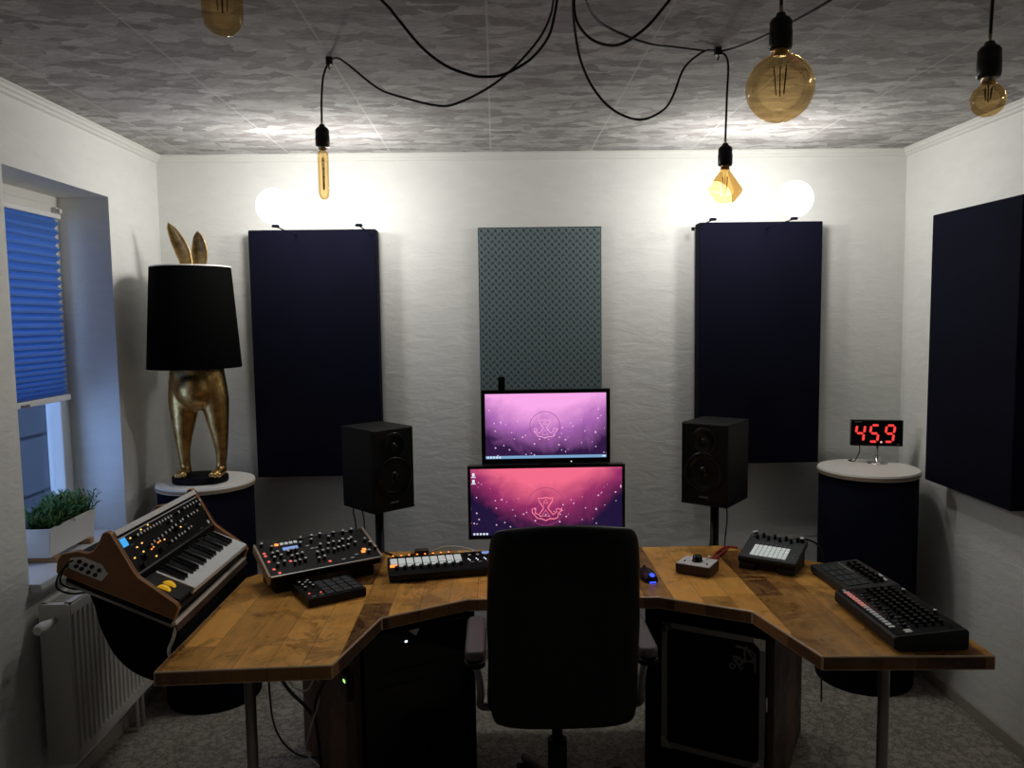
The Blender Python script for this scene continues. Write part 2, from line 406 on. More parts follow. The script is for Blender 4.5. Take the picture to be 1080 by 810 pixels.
# window: outer frame, sash, glass, handle
win = bpy.data.objects.new('window_1', None); COL.objects.link(win); win['kind'] = 'structure'; win.location = (XG-.03, (WY0+WY1)/2, WZ0+.03)
def ringbox(b, x0, x1, y0, y1, z0, z1, t):
    box(b, (x0,y0,z0), (x1,y1,z0+t)); box(b, (x0,y0,z1-t), (x1,y1,z1)); box(b, (x0,y0,z0+t), (x1,y0+t,z1-t)); box(b, (x0,y1-t,z0+t), (x1,y1,z1-t))
b = BM(); ringbox(b, XG-.07, XG-.01, WY0, WY1, WZ0+.03, WZ1, .05); obj('window_frame', b, 'frame', win, .004, world=True)
b = BM(); ringbox(b, XG-.06, XG+.006, WY0+.04, WY1-.045, WZ0+.07, WZ1-.04, .05); obj('window_sash', b, 'frame', win, .005, world=True)
b = BM(); box(b, (XG-.042,WY0+.09,WZ0+.12), (XG-.036,WY1-.095,WZ1-.09)); obj('window_glass', b, 'pane', win, world=True)
b = BM(); box(b, (XG+.006,WY1-.08,2.135), (XG+.026,WY1-.055,2.185)); cyl(b, (XG+.016,WY1-.07,2.17), (XG+.04,WY1-.07,2.17), .010, seg=12); obj('window_hinge', b, 'frame', win, .002, world=True)
# neighbouring brick wall outside
o = obj('neighbouring_house', box(BM(), (-4.2,2.0,-2), (-4.0,10,3.6)), 'brick'); tag(o, 'brick house wall outside, seen through the lower window pane', 'building')
# pleated blind
bl = thing('pleated_blind', 'blue pleated blind pulled down over the upper two thirds of the window', 'blind', (XG+.02,3.0,1.40))
b = BM(); n = 52; z0, z1 = 1.425, 2.135; y0, y1 = WY0+.07, WY1-.085
pr = []
for i in range(n+1):
    t = i/n; z = z0 + (z1-z0)*(t**1.3); pr.append((XG+.016+(.022 if i % 2 else 0), z))
A = [b.verts.new((x,y0,z)) for x,z in pr]; B = [b.verts.new((x,y1,z)) for x,z in pr]
for i in range(n): b.faces.new((A[i],A[i+1],B[i+1],B[i]))
so = obj('pleats', b, 'blind', bl, world=True); s = so.modifiers.new('th','SOLIDIFY'); s.thickness = .0012
obj('bottom_rail', box(BM(), (XG+.012,y0-.004,1.402), (XG+.042,y1+.004,1.425)), 'white', bl, .003, world=True)
obj('top_rail', box(BM(), (XG+.008,y0-.004,2.135), (XG+.044,y1+.004,2.155)), 'white', bl, .003, world=True)
b = BM(); box(b, (XG+.042,y1-.34,1.404), (XG+.052,y1-.30,1.414)); obj('pull_tab', b, 'alu', bl, world=True)

# ------------------------------------------------------------------ planter
pl = thing('potted_plant', 'leafy green plant in a white oblong planter on the window sill', 'plant', (-1.70,3.01,.83))
b = BM(); x0,x1,y0,y1 = -1.775,-1.648,2.85,3.185
vs = []
for (dx,z) in ((.010,.852),(0,.962)):
    vs.append([b.verts.new(p) for p in ((x0+dx,y0+dx,z),(x1-dx,y0+dx,z),(x1-dx,y1-dx,z),(x0+dx,y1-dx,z))])
vi = [b.verts.new(p) for p in ((x0+.008,y0+.008,.962),(x1-.008,y0+.008,.962),(x1-.008,y1-.008,.962),(x0+.008,y1-.008,.962))]
vj = [b.verts.new((q.co.x,q.co.y,.945)) for q in vi]
b.faces.new(vs[0][::-1])
for R0,R1 in ((vs[0],vs[1]),(vs[1],vi),(vi,vj)):
    for i in range(4): b.faces.new((R0[i],R0[(i+1)%4],R1[(i+1)%4],R1[i]))
b.faces.new(vj); obj('planter_box', b, 'white', pl, .002, world=True)
for y in (2.89,3.13): obj('wooden_foot', box(BM(), (x0+.005,y-.014,.83), (x1+.006,y+.014,.852)), 'lightwood', pl, .002, world=True)
obj('soil', box(BM(), (x0+.010,y0+.010,.93), (x1-.010,y1-.010,.950)), 'soil', pl, world=True)
b = BM()
for i in range(640):
    p = Vector((random.uniform(x0+.02,x1-.015), random.uniform(y0+.02,y1-.02), .945))
    d = Vector((random.gauss(.05,.38), random.gauss(-.02,.34), 1)).normalized(); L = random.uniform(.05,.135)*(1-.25*abs(p.y-3.01)/.17)
    tip = p + d*L
    if tip.x < XG+.055: d.x = abs(d.x)*.2; 
    q0 = None
    side = d.cross(Vector((random.random()-.5,random.random()-.5,random.random()-.5))).normalized()
    tube(b, [p, p+d*L], [.0012,.0008], 3)
    for k in range(6):
        t = .25+.75*k/6; c = p+d*L*t; a = random.uniform(0,2*PI)
        u, v = frame_of(d); o_ = (u*math.cos(a)+v*math.sin(a))*.8 + d*.7
        o_.normalize(); wv = o_.cross(d).normalized()*.0034; Lf = random.uniform(.018,.032)
        e = [b.verts.new(x) for x in (c-wv*.4, c+o_*Lf*.5-wv, c+o_*Lf, c+o_*Lf*.5+wv)]
        for q in e: q.co.x = max(q.co.x, XG+.05)
        b.faces.new(e)
obj('foliage', b, 'leaf', pl, world=True)

# ------------------------------------------------------------------ radiator
rd = thing('radiator', 'cream ribbed panel radiator below the window', 'radiator', (-1.53,2.93,.19))
X0, X1, Y0, Y1, Z0, Z1 = -1.575, -1.475, 2.625, 3.30, .195, .755
b = BM(); n = 20; prf = []
for i in range(n):
    ya = Y0+.012+(Y1-Y0-.024)*i/n; dy = (Y1-Y0-.024)/n
    prf += [(ya,0),(ya+dy*.18,-.011),(ya+dy*.42,-.011),(ya+dy*.60,0)]
prf.append((Y1-.012,0))
def rib(z, ins=0): return [b.verts.new((X1+max(dx,-.011)*(0 if ins else 1), y, z)) for y,dx in prf]
R = [rib(Z0,1), rib(Z0+.035,1), rib(Z0+.055), rib(Z1-.055), rib(Z1-.035,1), rib(Z1-.004,1)]
for A,B in zip(R,R[1:]):
    for i in range(len(prf)-1): b.faces.new((A[i],A[i+1],B[i+1],B[i]))
o = obj('ribbed_panel', b, 'radiator', rd, world=True); s = o.modifiers.new('th','SOLIDIFY'); s.thickness = .0035; s.offset = -1
obj('back_panel', box(BM(), (X0,Y0+.012,Z0), (X0+.012,Y1-.012,Z1-.01)), 'radiator', rd, .003, world=True)
for y in (Y0,Y1-.012): obj('side_panel', box(BM(), (X0,y,Z0-.004), (X1+.002,y+.012,Z1)), 'radiator', rd, .003, world=True)
b = BM(); box(b, (X0,Y0+.01,Z1-.004), (X0+.02,Y1-.01,Z1+.004)); box(b, (X1-.02,Y0+.01,Z1-.004), (X1,Y1-.01,Z1+.004))
for i in range(46):
    y = Y0+.012+i*(Y1-Y0-.03)/45; box(b, (X0+.018,y,Z1-.003), (X1-.018,y+.006,Z1+.002))
for y in (Y0+.002,(Y0+Y1)/2-.012,Y1-.03): box(b, (X0,y,Z1-.004), (X1,y+.024,Z1+.004))
obj('top_grille', b, 'radiator', rd, world=True)
b = BM(); cyl(b, (-1.525,Y0,.705), (-1.525,Y0-.035,.705), .012, seg=12); 
T = Matrix.Translation((-1.525,Y0-.03,.705)) @ Matrix.Rotation(PI/2,4,'X')
lathe(b, [(0,0),(.014,0),(.016,.008),(.016,.022),(.0195,.026),(.0195,.056),(.015,.064),(0,.064)], 12, T, smooth=False)
obj('thermostat_valve', b, 'white', rd, world=True)
for y in (Y0+.1,Y1-.1):
    for z in (Z0+.1,Z1-.14): obj('wall_bracket', box(BM(), (XL,y,z), (X0+.002,y+.03,z+.04)), 'radiator', rd, world=True)
b = BM(); tube(b, [(-1.53,3.24,Z0+.01),(-1.53,3.24,0)], .008, 10); tube(b, [(-1.53,3.19,Z0+.01),(-1.53,3.19,0)], .008, 10); obj('pipe', b, 'radiator', rd, world=True)

# ------------------------------------------------------------------ acoustic panels
def panel(name, label, x0, x1, y0, y1, z0, z1, m, group=None):
    t = thing(name, label, 'acoustic panel', ((x0+x1)/2,(y0+y1)/2,z0), group=group)
    obj('fabric_cover', box(BM(), (x0,y0,z0), (x1,y1,z1)), m, t, .006, 3, world=True)
    return t
t = panel('acoustic_panel', 'tall navy acoustic panel on the back wall left of the monitors', -1.150,-.555,3.72,3.80,.968,2.137,'navy')
obj('wooden_backing', box(BM(), (-1.135,3.80,.985), (-.57,YB,2.12)), 'blackmatte', t, world=True)
t = panel('acoustic_panel', 'tall navy acoustic panel on the back wall right of the monitors', .968,1.556,3.72,3.80,.995,2.150,'navy')
obj('wooden_backing', box(BM(), (.983,3.80,1.01), (1.54,YB,2.135)), 'blackmatte', t, world=True)
t = panel('acoustic_panel', 'tall navy acoustic panel mounted on the right-hand wall', 1.90,1.985,2.815,3.40,.971,2.132,'navy')
obj('wooden_backing', box(BM(), (1.985,2.83,.985), (XR,3.385,2.12)), 'blackmatte', t, world=True)
t = panel('acoustic_panel', 'thin grey-green patterned panel on the wall above the monitors', -.077,.512,3.800,YB-.002,1.05,2.144,'pattern')
b = BM(); ringbox2 = [(-.077,.512)]
for (a,c) in (((-.079,3.802,1.048),(-.077,YB-.001,2.146)),((.512,3.802,1.048),(.514,YB-.001,2.146)),((-.079,3.802,2.144),(.514,YB-.001,2.146))): box(b, a, c)
obj('edge_binding', b, 'slate', t, world=True)

# ------------------------------------------------------------------ globe lamps on added arms in front of the panels
def globe(x, z, label):
    y = 3.38
    t = thing('globe_lamp', label, 'lamp', (x,y,z), group='opal globe lamps over the wall panels')
    b = BM(); R = .077; prof = [(R*math.sin(PI*i/20), .087-R*math.cos(PI*i/20)) for i in range(21)]; prof[0] = (0,prof[0][1]); prof[-1] = (0,prof[-1][1])
    lathe(b, prof, 40); obj('glass_globe', b, 'globe', t)
    ld = bpy.data.lights.new('lamp_light', 'POINT'); ld.energy = GLOBE_WATTS; ld.shadow_soft_size = .05; ld.color = (1,.97,.91)
    lo = bpy.data.objects.new('lamp_light', ld); COL.objects.link(lo); lo.parent = t; lo.location = (0,0,.087)
    b = BM(); lathe(b, [(0,.0),(.015,.0),(.016,.004),(.014,.012),(0,.012)], 24); tube(b, [(0,0,.003),(0,.341,.003)], .0028, 8); box(b, (-.007,.336,-.006), (.007,.341,.010)); obj('base', b, 'navy', t)  # invented arm, holds the globe forward so its light spreads over the wall
globe(-.927, 2.109, 'leftmost lit white globe lamp, on an added arm in front of the left navy panel')
globe(-.575, 2.109, 'lit white globe lamp beside the hanging tube bulb, on an added arm in front of the left navy panel')
globe(.937, 2.117, 'lit white globe lamp behind the hanging diamond-shaped bulb')
globe(1.288, 2.117, 'rightmost lit white globe lamp, on an added arm in front of the right navy panel')

# ------------------------------------------------------------------ drums
def drum(x, y, r, label):
    t = thing('bass_trap_drum', label, 'bass trap', (x,y,0), group='navy cylindrical bass traps in the back corners')
    b = BM(); lathe(b, [(0,0),(r-.004,0),(r-.002,.01),(r-.002,.975),(0,.975)], 64); obj('fabric_body', b, 'navy_drum', t)
    b = BM(); lathe(b, [(0,.975),(r+.004,.975),(r+.006,.979),(r+.006,.992),(r+.002,1.0),(0,1.0)], 64, mi=0, smooth=False)
    for f in b.faces:
        if abs(f.calc_center_median().z-.9855) < .004: f.material_index = 1
    obj('round_top', b, ['disc','tanwood'], t)
drum(-1.322, 3.520, .207, 'navy drum-shaped bass trap with white top carrying the rabbit lamp')
drum(1.715, 3.545, .215, 'navy drum-shaped bass trap with white top carrying the red digital meter')

# ------------------------------------------------------------------ rabbit lamp
lx, ly = -1.335, 3.49
rl = thing('rabbit_lamp', 'golden rabbit table lamp hidden under a black shade, ears poking out', 'lamp', (lx,ly,1.0))
b = BM(); lathe(b, [(0,0),(.118,0),(.122,.006),(.122,.026),(.116,.032),(0,.032)], 48)
for q in b.verts: q.co.y *= .8
obj('base', b, 'blackmatte', rl)
b = BM()
def blob(c, rad):
    bmesh.ops.create_uvsphere(b, u_segments=28, v_segments=18, radius=1, matrix=Matrix.Translation(c) @ Matrix.Diagonal((*rad,1)))
def limb(pts):
    P = spline([p[0] for p in pts], 5); R_ = []
    for i in range(len(pts)-1):
        for k in range(5): R_.append(pts[i][1]+(pts[i+1][1]-pts[i][1])*k/5)
    R_.append(pts[-1][1]); tube(b, P, R_, 18)
blob((.008,0,.47), (.119,.098,.150)); blob((.008,-.030,.425), (.085,.085,.095)); blob((.0,0,.62), (.095,.080,.13)); blob((0,0,.80), (.062,.06,.11)); blob((0,0,.89),(.05,.05,.035))
limb([((-.045,0,.46),.070),((-.056,.003,.37),.068),((-.062,.004,.29),.056),((-.066,0,.21),.039),((-.068,0,.14),.028),((-.064,0,.085),.023),((-.060,0,.05),.025)])
limb([((.060,0,.46),.070),((.078,.003,.37),.062),((.086,.004,.29),.051),((.095,0,.21),.037),((.099,0,.14),.027),((.096,0,.085),.022),((.093,0,.05),.024)])
for fx_ in (-.060,.094): blob((fx_,-.005,.050), (.027,.03,.022)); blob((fx_,-.045,.048), (.028,.045,.018))
o = obj('rabbit_body', b, 'gold', rl); rm = o.modifiers.new('rm','REMESH'); rm.mode = 'VOXEL'; rm.voxel_size = .006; rm.use_smooth_shade = True
sm0 = o.modifiers.new('sm','SMOOTH'); sm0.iterations = 7; sm0.factor = .6
for cx in (-.057,.095):
    for dx in (-.017,0,.017):
        b = BM(); bmesh.ops.create_icosphere(b, subdivisions=2, radius=.0115, matrix=Matrix.Translation((cx+dx,-.084+abs(dx)*.4,.044)))
        for f in b.faces: f.smooth = True
        obj('toe', b, 'gold', rl)
def ear(bx, tipx, ztop, w, point):
    """curved hollow ear: an oval shell pinched at its root, with a scooped front"""
    b = BM(); n = 22; rings = []
    for i in range(n+1):
        t = i/n; z = .90 + (ztop-.90)*t; cx = bx + (tipx-bx)*(t**1.4); cy = .01+.02*math.sin(t*PI)
        ww = w*(.40+.92*math.sin(PI*min(1,t**1.15))**.9)*(1 if t < .9 else 1-((t-.9)/.1)**1.6*(.92 if point else .75))
        dd = ww*.30; ring = []
        for k in range(16):
            a = 2*PI*k/16; x = math.cos(a)*ww; y = math.sin(a)*dd
            if y < 0: y += (1-abs(math.cos(a)))*dd*1.35
            ring.append(b.verts.new((cx+x, cy+y-.0, z)))
        rings.append(ring)
    for A,B in zip(rings,rings[1:]):
        for k in range(16): b.faces.new((A[k],A[(k+1)%16],B[(k+1)%16],B[k])).smooth = True
    b.faces.new(rings[0][::-1]); b.faces.new(rings[-1])
    obj('ear', b, 'gold', rl)
ear(-.014, -.092, 1.150, .027, True); ear(.030, .034, 1.110, .027, False)
b = BM(); sr0, sr1, z0, z1 = .198, .168, .512, .953
lathe(b, [(sr0,z0),(sr1,z1),(sr1-.004,z1),(sr0-.004,z0),(sr0,z0)], 64); 
o = obj('lamp_shade', b, 'shade', rl); 
b = BM(); lathe(b, [(sr1+.001,z1-.002),(sr1+.001,z1+.003),(sr1-.005,z1+.003),(sr1-.005,z1-.002),(sr1+.001,z1-.002)], 64); obj('shade_rim', b, 'disc', rl)
b = BM()
for a in (0,2*PI/3,4*PI/3): tube(b, [(0,0,z1-.03),(math.cos(a)*(sr1-.003),math.sin(a)*(sr1-.003),z1-.01)], .002, 6)
obj('shade_spider', b, 'brass', rl)

# ------------------------------------------------------------------ pendant bulbs
SW1 = [(-0.482,2.43,2.492),(-0.454,2.382,2.481),(-0.417,2.334,2.449),(-0.328,2.285,2.369),(-0.266,2.237,2.332),(-0.148,2.189,2.291),(-0.087,2.141,2.287),(-0.007,2.093,2.312),(0.056,2.045,2.346),(0.117,1.996,2.398),(0.144,1.948,2.439),(0.150,1.88,2.468),(.17,1.80,2.485)]
SW2 = [(-.46,1.40,2.488),(-.36,1.60,2.47),(-0.236,1.75,2.398),(-0.206,1.765,2.368),(-0.155,1.78,2.31),(-0.103,1.795,2.274),(-0.049,1.81,2.258),(-0.017,1.825,2.258),(0.029,1.84,2.268),(0.09,1.855,2.306),(0.132,1.87,2.36),(0.148,1.875,2.415),(0.156,1.86,2.454),(.175,1.79,2.485)]
SW3 = [(0.667,2.37,2.489),(0.616,2.323,2.474),(0.547,2.276,2.415),(0.504,2.229,2.324),(0.464,2.182,2.271),(0.394,2.135,2.236),(0.318,2.088,2.248),(0.26,2.041,2.288),(0.221,1.994,2.343),(0.201,1.947,2.407),(0.191,1.88,2.454),(.195,1.80,2.485)]
SW4 = [(.20,1.79,2.485),(0.192,1.86,2.456),(0.194,1.842,2.388),(0.219,1.803,2.334),(0.257,1.765,2.305),(0.288,1.727,2.299),(0.329,1.688,2.319),(0.365,1.65,2.355),(.44,1.58,2.43),(.54,1.50,2.487)]
SW5 = [(.21,1.80,2.485),(0.214,1.87,2.463),(0.256,1.997,2.451),(0.32,2.094,2.452),(0.427,2.191,2.452),(0.525,2.288,2.474),(0.668,2.373,2.490),(0.711,2.243,2.467),(0.73,2.112,2.448),(0.748,1.981,2.433),(0.781,1.85,2.431),(.86,1.66,2.455),(.938,1.50,2.487)]
def bulb_profile(kind):
    if kind == 'tube': return [(.009,0),(.011,-.012),(.0155,-.018),(.0165,-.03),(.0165,-.135),(.014,-.148),(.007,-.156),(0,-.157)]
    if kind == 'diamond': return [(.013,0),(.015,-.016),(.026,-.030),(.053,-.068),(.054,-.072),(.050,-.080),(.030,-.104),(.022,-.108),(0,-.109)]
    if kind == 'globe':
        R = .0625; return [(.015,0),(.018,-.010)] + [(R*math.sin(a), -.070+R*math.cos(a)) for a in [math.radians(x) for x in range(20,181,10)]]
    if kind == 'small': 
        R = .031; return [(.010,0),(.013,-.010)] + [(R*math.sin(a), -.041+R*math.cos(a)) for a in [math.radians(x) for x in range(30,181,12)]] 
    return [(.013,0),(.018,-.012),(.030,-.035),(.034,-.07),(.034,-.125),(.030,-.142),(.018,-.154),(0,-.158)]
def pendant(kind, label, x, y, zs, swag, drop, m='amber'):
    """zs = height where socket meets the bulb"""
    t = thing('pendant_bulb', label, 'pendant light', (x,y,zs), group='bare vintage bulbs hanging from swagged cables')
    sr = .0205; sh = .062
    b = BM(); lathe(b, [(0,sh+.004),(.008,sh+.004),(.010,sh-.002),(sr*.8,sh-.006),(sr,sh-.012),(sr,.034),(sr*1.04,.033),(sr*1.04,.006),(sr*.95,0),(0,0)], 28); obj('socket', b, 'socket', t)
    b = BM(); tube(b, [(0,0,sh),(0,0,sh+.018)], .0035, 10); obj('cord_grip', b, 'brass', t)
    b = BM(); lathe(b, bulb_profile(kind), 8 if kind == 'diamond' else 36, smooth=kind != 'diamond'); bo = obj('glass_bulb', b, m, t)
    b = BM(); lathe(b, [(.0125,.001),(.0125,-.010),(0,-.010)], 16); obj('bulb_cap', b, 'brass', t)
    b = BM(); D = {'tube':.13,'diamond':.085,'globe':.085,'small':.045,'bottle':.12}[kind]; wv = {'tube':.003,'diamond':.008,'globe':.013,'small':.007,'bottle':.010}[kind]
    tube(b, [(0,0,-.005),(0,0,-.030 if kind!='small' else -.015)], [.006,.003], 8, mi=1); tube(b, [(0,0,-.03 if kind!='small' else -.014),(0,0,-D)], .0011, 6)
    for k in range(4):
        a = k*PI/2+.4; u = Vector((math.cos(a)*wv, math.sin(a)*wv, 0))
        tube(b, [u*1.2+Vector((0,0,-.032 if kind!='small' else -.018)), u*.75+Vector((0,0,-D+.004))], .0009, 5)
    if kind == 'tube':
        for z in (-.04,-.065,-.09,-.115): cyl(b, (-.002,0,z), (.004,0,z), .0018, seg=6)
    obj('filament_stem', b, ['filament','pane'], bo)
    b = BM(); tube(b, spline(swag, 5), .0033, 8); tube(b, spline(drop, 6), .0033, 8)
    obj('cable', b, 'cable', t, world=True)
    h = drop[0]
    hk = thing('ceiling_hook', {'tube':'small black ceiling hook above the hanging tube bulb','diamond':'small black ceiling hook where cables gather above the diamond bulb'}.get(kind, 'black ceiling hook just above the top of the frame'), 'hook', (h[0],h[1],H), group=None if kind in ('tube','diamond') else 'ceiling hooks above the frame')
    b = BM(); box(b, (-.009,-.009,-.022), (.009,.009,0)); tube(b, [(0,-.004,-.02),(0,-.012,-.03),(0,-.004,-.036),(0,.004,-.03)], .002, 6); obj('hook_body', b, 'cable', hk)
pendant('tube', 'long thin amber tube bulb hanging in front of the left wall panel', -.5165, 2.435, 2.237, SW1, [(-.488,2.435,2.490),(-.507,2.435,2.447),(-.515,2.435,2.377),(-.5165,2.435,2.315)])
pendant('diamond', 'diamond-shaped amber bulb hanging in front of the right wall panel', .694, 2.375, 2.158, SW3, [(.669,2.375,2.49),(.691,2.374,2.479),(.700,2.373,2.446),(.697,2.373,2.364),(.694,2.375,2.235)], 'amberdeep')
pendant('globe', 'large round amber bulb, the biggest hanging bulb', .5405, 1.50, 2.206, SW4, [(.54,1.5,2.49),(.541,1.5,2.38),(.5405,1.5,2.285)])
pendant('small', 'small round amber bulb hanging near the right wall', .937, 1.50, 2.152, SW5, [(.938,1.5,2.49),(.940,1.5,2.36),(.937,1.5,2.23)])
pendant('bottle', 'amber bottle-shaped bulb cut off by the top of the frame', -.460, 1.40, 2.360, SW2, [(-.46,1.4,2.49),(-.461,1.4,2.46),(-.46,1.4,2.438)])
rose = thing('ceiling_rose', 'black ceiling rose above the frame from which all cables fan out', 'ceiling rose', (.19,1.79,H)); b = BM(); lathe(b, [(0,0),(.055,0),(.055,-.008),(.045,-.02),(0,-.022)], 32); obj('cover', b, 'socket', rose)

# ------------------------------------------------------------------ desk
dk = thing('desk', 'U-shaped patchwork wooden studio desk with steel pipe legs', 'desk', (.21,2.6,0))
top = [(-.963,2.109),(-.473,2.128),(-.385,2.470),(-.113,2.622),(.547,2.608),(.821,2.458),(.906,2.114),(1.390,2.094),(1.390,2.84),(1.240,2.955),(.930,3.195),(-.47,3.200),(-.930,2.935),(-.957,2.90)]
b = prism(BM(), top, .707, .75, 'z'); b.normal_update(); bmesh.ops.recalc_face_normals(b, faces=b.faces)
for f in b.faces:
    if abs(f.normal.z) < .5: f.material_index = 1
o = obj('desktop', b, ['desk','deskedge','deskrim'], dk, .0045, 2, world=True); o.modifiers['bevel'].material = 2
for x,y in ((-.712,2.150),(1.097,2.140)):
    b = BM(); lathe(b, [(0,0),(.028,0),(.028,.006),(.0155,.008),(.0155,.700),(.022,.702),(.022,.707),(0,.707)], 28, Matrix.Translation((x,y,0))); obj('leg', b, 'steel', dk, world=True)
for x,y in ((-.55,3.12),(1.0,3.12)):
    b = BM(); lathe(b, [(0,0),(.0155,0),(.0155,.707),(0,.707)], 20, Matrix.Translation((x,y,0))); obj('leg', b, 'steel', dk, world=True)
obj('apron', box(BM(), (-.10,3.10,.66), (.53,3.13,.707)), 'cabwood', dk, world=True)
# under-desk rack cabinets, mirrored
def cabinet(sgn, label):
    cx = .214; d = Vector((-.872*sgn,.49,0)); s = Vector((.49*sgn,.872,0)); c0 = Vector((cx+.697*sgn,2.498,0))
    t = thing('rack_cabinet', label, 'cabinet', tuple(c0+d*.22+s*.3)); W_, D_ = .449, .655
    def B(w0,w1,s0,s1,z0,z1,m,name,bev=.002):
        b = BM(); P = [c0+d*a+s*c for a,c in ((w0,s0),(w1,s0),(w1,s1),(w0,s1))]
        prism(b, [(p.x,p.y) for p in P], z0, z1, 'z'); return obj(name, b, m, t, bev, world=True)
    B(0,.022,0,D_,0,.705,'cabwood','side_panel'); B(W_-.022,W_,0,D_,0,.705,'blackmatte','side_panel')
    B(.022,W_-.022,D_-.015,D_,0,.705,'blackmatte','back_panel'); B(.022,W_-.022,0.0,D_-.015,0,.165,'blackmatte','plinth')
    B(.022,W_-.022,0.02,D_-.015,.682,.705,'blackmatte','top_panel')
    return t, c0, d, s
cl, c0L, dL, sL = cabinet(-1, 'dark wooden rack cabinet under the left half of the desk')
cr, c0, dR, sR = cabinet(1, 'dark wooden rack cabinet under the right half of the desk, holding the flight case')
# flight case in the right cabinet; local frame: x across (left to right), y into the cabinet, z up
org = c0 + dR*.385 + sR*(-.006); ang = math.atan2(-dR.y, -dR.x)
fc = thing('flight_case', 'black flight case with grey aluminium edges and emblem under the desk', 'flight case', (org.x,org.y,.165), (0,0,ang))
FW, FH, FD = .358, .470, .50
obj('case_body', box(BM(), (.004,.004,.0), (FW-.004,FD,FH)), 'blackmatte', fc, .002)
b = BM(); tr = .020
box(b, (0,-.004,.01), (tr,.006,FH)); box(b, (FW-tr,-.004,.01), (FW,.006,FH)); box(b, (tr,-.004,FH-tr), (FW-tr,.006,FH)); box(b, (tr,-.004,.01), (FW-tr,.006,.01+tr))
obj('edge_trim', b, 'alu', fc, .002)
for cx_, cz in ((.014,.024),(FW-.014,.024),(.014,FH-.014),(FW-.014,FH-.014)):
    b = BM()
    sgx = 1 if cx_ < FW/2 else -1; sgz = 1 if cz < FH/2 else -1
    prism(b, [(cx_-.014*sgx,cz-.014*sgz),(cx_+.026*sgx,cz-.014*sgz),(cx_+.024*sgx,cz+.004*sgz),(cx_+.012*sgx,cz+.014*sgz),(cx_+.004*sgx,cz+.026*sgz),(cx_-.014*sgx,cz+.026*sgz)], -.009, -.003, 'y')
    cyl(b, (cx_+.004*sgx,-.012,cz+.004*sgz), (cx_+.004*sgx,-.008,cz+.004*sgz), .006, seg=12)
    obj('corner_bracket', b, 'chrome', fc, .001)
# the line emblem (triangle with rings) on the case front
b = BM(); yk = .002
def fcp(u, v): return (FW-.112+.078*u, yk, FH-.115+.078*v)
for pl_ in ([(.60,1.0),(.52,.25),(.78,.38),(.98,.30)], [(.56,.95),(.98,.70),(1.0,.0),(.95,-.12)], [(.62,1.0),(.72,.72),(.95,.45),(.60,.30),(.52,.62),(.56,.95)],
            [(.15,.92),(.35,.92),(.56,.88)], [(.0,.42),(.28,.45),(.50,.30),(.40,.10),(.18,.20),(.08,.36)], [(.18,.20),(.40,-.10),(.48,.02)]):
    tube(b, [fcp(*p) for p in pl_], .0032, 6)
for cu,cv,rr in ((.02,.0,.11),(.30,.25,.12)):
    tube(b, [fcp(cu+rr*math.cos(2*PI*k/16),cv+rr*math.sin(2*PI*k/16)) for k in range(16)], .0028, 6, closed=True)
obj('emblem', b, 'silk', fc)
b = BM(); box(b, (FW+.002,-.002,.22), (FW+.008,.010,.27)); obj('latch', b, 'chrome', fc)
# computer in the left cabinet
org = c0L + dL*.03 + sL*.0; angL = math.atan2(dL.y, dL.x)
ct = thing('computer_tower', 'black computer tower with a tiny white light inside the left desk cabinet', 'computer', (org.x,org.y,.165), (0,0,angL))
obj('case', box(BM(), (0,.012,0), (.385,.46,.50)), 'blackmatte', ct, .004)
obj('front_panel', box(BM(), (.004,.0,.004), (.381,.012,.496)), 'blackgloss', ct, .003)
obj('power_light', box(BM(), (.150,-.003,.452), (.159,0,.458)), 'whiteled', ct)
b = BM(); prism(b, [(.165,.490),(.205,.492),(.192,.468),(.188,.470)], -.002, -.0005, 'y'); obj('sticker', b, 'disc', ct)
for k in range(2):
    b = BM(); box(b, (.03,-.002,.36-.05*k), (.35,0,.362-.05*k)); obj('bay_seam', b, 'darkgrey', ct)
# power switch box on the left cabinet
so_ = c0L + sL*.06
pb = thing('power_switch_box', 'small black power box with a green light on the left cabinet side', 'power box', (so_.x,so_.y,.452), (0,0,angL))
# outer side: runs along sL
pb.rotation_euler = (0,0,math.atan2(sL.y,sL.x)); nrm = Vector((-dL.x,-dL.y,0))
b = BM(); box(b, (-.045,.0,0), (.03,.022,.085)); o = obj('housing', b, 'black', pb, .004)
b = BM(); box(b, (-.028,.022,.060), (-.010,.0240,.068)); obj('indicator_light', b, 'greenled', pb)
# cables dangling beside the left cabinet
def cable(label, pts, r, m='cable', grp=None, name='cable'):
    o = obj(name, tube(BM(), spline(pts, 7), r, 7), m); tag(o, label, 'cable', grp); return o
cable('black cable looping low between the desk leg and the left cabinet', [(-.93,2.95,.70),(-.90,2.93,.40),(-.88,2.92,.16),(-.80,2.90,.055),(-.68,2.86,.06),(-.62,2.80,.14)], .004)
cable('thick black cable bundle running to the left cabinet under the desk', [(-.93,3.04,.68),(-.93,3.03,.42),(-.86,3.02,.27),(-.78,2.99,.20),(-.72,2.95,.16),(-.70,2.90,.21)], .007)
cable('pale cable curling beside the left cabinet under the desk', [(-.62,2.74,.70),(-.66,2.78,.50),(-.72,2.84,.34),(-.80,2.92,.31),(-.83,2.95,.36),(-.76,2.92,.40),(-.68,2.86,.33),(-.73,2.88,.16),(-.75,2.89,.06),(-.68,2.83,.03)], .0035, 'whitecable')
cable('thin black cable hanging down against the left cabinet', [(-.60,2.70,.60),(-.64,2.78,.42),(-.71,2.88,.26),(-.70,2.87,.12),(-.68,2.82,.012)], .0045)

